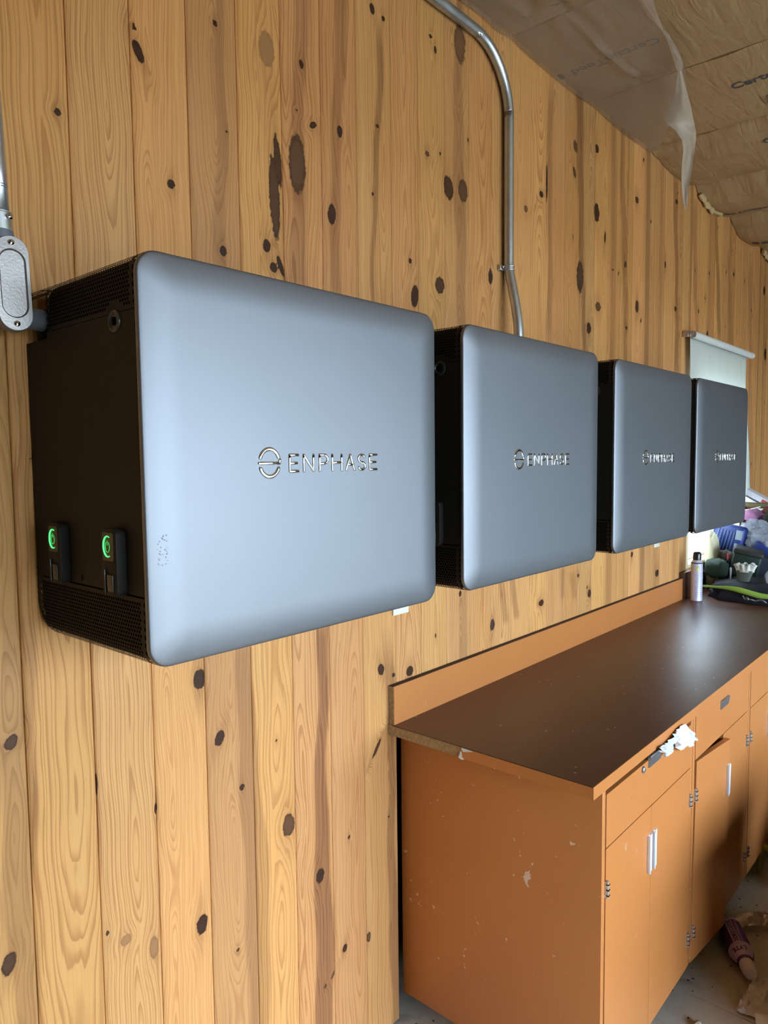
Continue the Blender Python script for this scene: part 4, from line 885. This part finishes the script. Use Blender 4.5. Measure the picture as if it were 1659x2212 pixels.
bm = B(); lathe(bm, [(0, 0), (.011, 0), (.012, .01), (.012, .075), (.007, .09), (0, .09)], Matrix.Translation((4.262, -.158, 1.045)), 16); fin('bottle_body', bm, BLACK3, rb_, 40)
bm = B(); lathe(bm, [(0, .088), (.009, .088), (.0085, .118), (0, .120)], Matrix.Translation((4.262, -.158, 1.045)), 14); fin('red_cap', bm, M('cap_red', srgb(160, 40, 58), .4), rb_, 40)
bm = B(); lathe(bm, [(0, 0), (.005, 0), (.005, .062), (.003, .066), (0, .066)], Matrix.Translation((4.17, -.196, 1.036)), 12)
single('marker_pen', bm, M('pen_grey', srgb(190, 196, 204), .35, .4), 'pale grey pen standing upright between the green pouch and the work glove', 'pen')
bm = B(); blob(bm, (4.84, -.14, 1.335), (.05, .062, .045), 24, 12, .3, 3, 51)
single('pink_cloth', bm, M('pink_cloth', srgb(150, 100, 134), .85, var=.2, scale=40), 'pink cloth bundled right of the farthest battery', 'cloth', smooth=True)
bm = B(); blob(bm, (4.76, -.275, 1.33), (.05, .06, .055), 24, 12, .35, 3, 53)
single('green_cloth', bm, M('deep_green_cloth', srgb(34, 40, 26), .9), 'dark green cloth bundle at the right edge beside the pink cloth', 'cloth', smooth=True)
bm = B(); blob(bm, (4.86, -.215, 1.365), (.03, .04, .03), 16, 10, .3, 3, 57)
single('red_cloth', bm, M('maroon_cloth', srgb(110, 50, 42), .9), 'small maroon cloth at the right edge above the green cloth', 'cloth', smooth=True)
ol = empty('fabric_roll', (4.95, -.17, 1.37), 'rolled olive fabric with a thin steel rod lying along it', 'fabric roll')
bm = B(); tube(bm, [(4.93, -.01+-.05*k, 1.398+.003*math.sin(k*1.7)) for k in range(8)], [.016, .021, .022, .023, .022, .022, .021, .016], 14, ell=((0, 0, 1), .75)); fin('roll_body', bm, M('olive_fabric', srgb(104, 92, 62), .9), ol, True)
bm = B(); tube(bm, smooth([(4.885, -.03, 1.368), (4.885, -.09, 1.370), (4.88, -.14, 1.384), (4.875, -.165, 1.392)], 4), .004, 8); fin('steel_rod', bm, HINGE, ol, True)
for (dy, dz, th, lab, col) in ((0, 0, .020, 'white printed cardboard box leaning at the right end of the worktop', srgb(206, 204, 214)), (-.004, -.052, .016, 'lower white carton leaning under the printed cardboard box', srgb(190, 186, 190))):
    cbx = empty('carton', (5.12, -.09+dy, 1.40+dz), lab, 'carton')
    Mc = Matrix.Translation((5.12, -.095+dy, 1.432+dz)) @ Matrix.Rotation(math.radians(29), 4, 'X')
    bm = B(); box(bm, -.05, .05, -.135, .125, -.016, .016+th*.3, .001, 1, mat=Mc); fin('carton_body', bm, M('carton%d' % int(th*1000), col, .7), cbx, 30)
    bm = B(); box(bm, -.0512, -.0495, -.125, .10, -.0165, -.0125, mat=Mc); fin('black_edge', bm, BLACK3, cbx, None)
    if dz == 0: bm = B(); box(bm, -.0514, -.0495, -.07, -.03, -.010, .012, mat=Mc); fin('red_print', bm, M('print_red', srgb(170, 70, 60), .6), cbx, None)

# ------------------------------------------------------------------ things on the floor
bt = empty('bottle', (2.54, -.704, 0), 'purple sports drink bottle with a pale cap lying on the concrete floor', 'bottle')
b0 = Vector((2.642, -.640, .0405)); b1 = Vector((2.432, -.768, .0385)); axd = (b1-b0).normalized(); LB = (b1-b0).length
camv = (Vector((0, -1.35, 1.71))-b0); e1 = (camv-axd*camv.dot(axd)).normalized(); e2 = e1.cross(axd)
if e2.dot(rt) < 0: e2 = -e2
MB_ = Matrix(((e1.x, e2.x, axd.x, b0.x), (e1.y, e2.y, axd.y, b0.y), (e1.z, e2.z, axd.z, b0.z), (0, 0, 0, 1)))
def rad(t):
    for (ta, ra), (tb, rb2) in zip(BP, BP[1:]):
        if ta <= t <= tb: return ra+(rb2-ra)*(t-ta)/(tb-ta)
    return .02
BP = [(0, .030), (.006, .036), (.014, .0395), (.05, .0395), (.135, .0395), (.150, .0385), (.168, .034), (.184, .026), (.196, .0205), (.206, .0195)]
bm = B(); lathe(bm, [(0, .004)]+[(r, t) for t, r in BP]+[(0, .206)], MB_, 32); fin('bottle_body', bm, M('bottle_purple', srgb(96, 58, 118), .25, var=.25, scale=25), bt, 40)
bm = B(); lathe(bm, [(0, .196), (.0225, .197), (.0235, .205), (.0235, .228), (.0215, .232), (.0205, .2455), (.017, .2485), (0, .2485)], MB_, 28); fin('cap', bm, M('cap_pale', srgb(214, 200, 200), .5), bt, 40)
def bmap(t, a, dr=.0006): r = rad(t)+dr; return MB_ @ Vector((r*math.cos(a), r*math.sin(a), t))
bm = B(); LAB = M('bottle_label', srgb(196, 160, 196), .45)
def patch(bm, t0, t1, a0, a1, nt=6, na=10):
    vs = [bmap(t0+(t1-t0)*i/nt, a0+(a1-a0)*j/na) for i in range(nt+1) for j in range(na+1)]
    add(bm, vs, [(i*(na+1)+j, (i+1)*(na+1)+j, (i+1)*(na+1)+j+1, i*(na+1)+j+1) for i in range(nt) for j in range(na)])
patch(bm, .022, .150, -.22, .36); patch(bm, .140, .186, -1.5, 1.5, 8, 24); patch(bm, .012, .024, -1.5, 1.5, 3, 24)
fin('label_band', bm, LAB, bt, True)
bm = B(); BK = M('black_print', (.012, .010, .014), .5)
text_bm(bm, 'BODYARMOR', lambda a, b, c: bmap(.084+a, .07+b/.0395, .0012), size=.0215, bold=.0008, xs=.80, res=2)
text_bm(bm, 'LYTE', lambda a, b, c: bmap(.164+b*.9, .05-a/.034, .0012), size=.021, bold=.0006, xs=1.0, res=2)
fin('label_lettering', bm, BK, bt, None)
fm, ftt, fpp = newmat('wrapper_film'); fpp.inputs['Base Color'].default_value = (.80, .62, .50, 1); fpp.inputs['Roughness'].default_value = .15; fpp.inputs['Metallic'].default_value = .45; bump(ftt, fpp, tex(ftt, objco(ftt), scale=40, detail=4, dist=1).outputs[0], .7, .01)
def wrap(u, v):
    p = Vector((2.655, -.634, .055)).lerp(Vector((2.95, -.90, .075)), u); s = math.sin(PI*min(1, u*1.6+.03))
    return (p.x+.030*(v-.5)*(.4+s), p.y+.006*nz((u*9, v*5, 1), 2)+.015*math.sin(v*3), .012+.020*s+.026*math.sin(PI*v)*(.3+s)+.010*nz((u*18, v*4, 7), 1.6))
bm = B(); sheet(bm, wrap, 60, 12, .0012); single('wrapper', bm, fm, 'crinkled shiny brown wrapper on the floor behind the purple bottle', 'wrapper', smooth=22)
def scr(u, v): return (2.275+.20*u+.02*v, -.765-.11*v-.01*u, .008+.018*abs(nz((u*5, v*5, 3), 1.4))+.008*math.sin(u*3))
bm = B(); sheet(bm, scr, 24, 18, .001); single('plastic_scrap', bm, M('scrap_grey', (.55, .52, .53), .35), 'crumpled grey plastic scrap on the floor at the bottom right corner', 'scrap', smooth=30)
bm = B(); box(bm, -.028, .028, -.04, .04, 0, .0015, mat=Matrix.Translation((2.262, -.865, .032)) @ Matrix.Rotation(.35, 4, 'Z') @ Matrix.Rotation(-.1, 4, 'X')); single('paper_card', bm, WHITEP, 'small white paper card on the grey plastic scrap', 'card', smooth=None)
bm = B(); blob(bm, (2.146, -.694, .006), (.016, .012, .012), 14, 8, .4, 3, 71, 0.0); single('crumb', bm, M('crumb', (.42, .36, .28), .8), 'tiny beige crumb of debris on the floor beside the first cabinet', 'debris')
bm = B(); tube(bm, smooth([(3.12, -.622, .02), (3.125, -.628, .11), (3.12, -.650, .125), (3.115, -.700, .112), (3.13, -.75, .12)], 4), .012, 10)
single('yellow_strap', bm, M('strap_yellow', srgb(150, 140, 30), .6), 'dull yellow strap end in the dark beside the black heap', 'strap')
bm = B(); blob(bm, (3.72, -1.06, .10), (.62, .40, .34), 44, 20, .22, 2.5, 81, 0.0, .75)
single('black_sack', bm, M('black_sack', (.008, .008, .009), .55, bmp=.4, bscale=30), 'black sack slumped on the dark floor in front of the third cabinet', 'sack', smooth=True)
# unseen tote, added out of view beside the camera to shade the lower cabinet doors
tt = empty('shade_tote', (2.475, -1.36, 0), 'dark blue storage tote added out of view to shade the lower doors of the first two cabinets', 'tote')
bm = B(); box(bm, 2.08, 3.02, -1.62, -1.10, 0, .58, .02); fin('tote_body', bm, M('tote_blue', (.02, .03, .06), .5), tt, 40)
bm = B(); box(bm, 2.065, 3.035, -1.635, -1.085, .58, .63, .01); fin('lid', bm, M('tote_lid', (.03, .03, .035), .5), tt, 40)
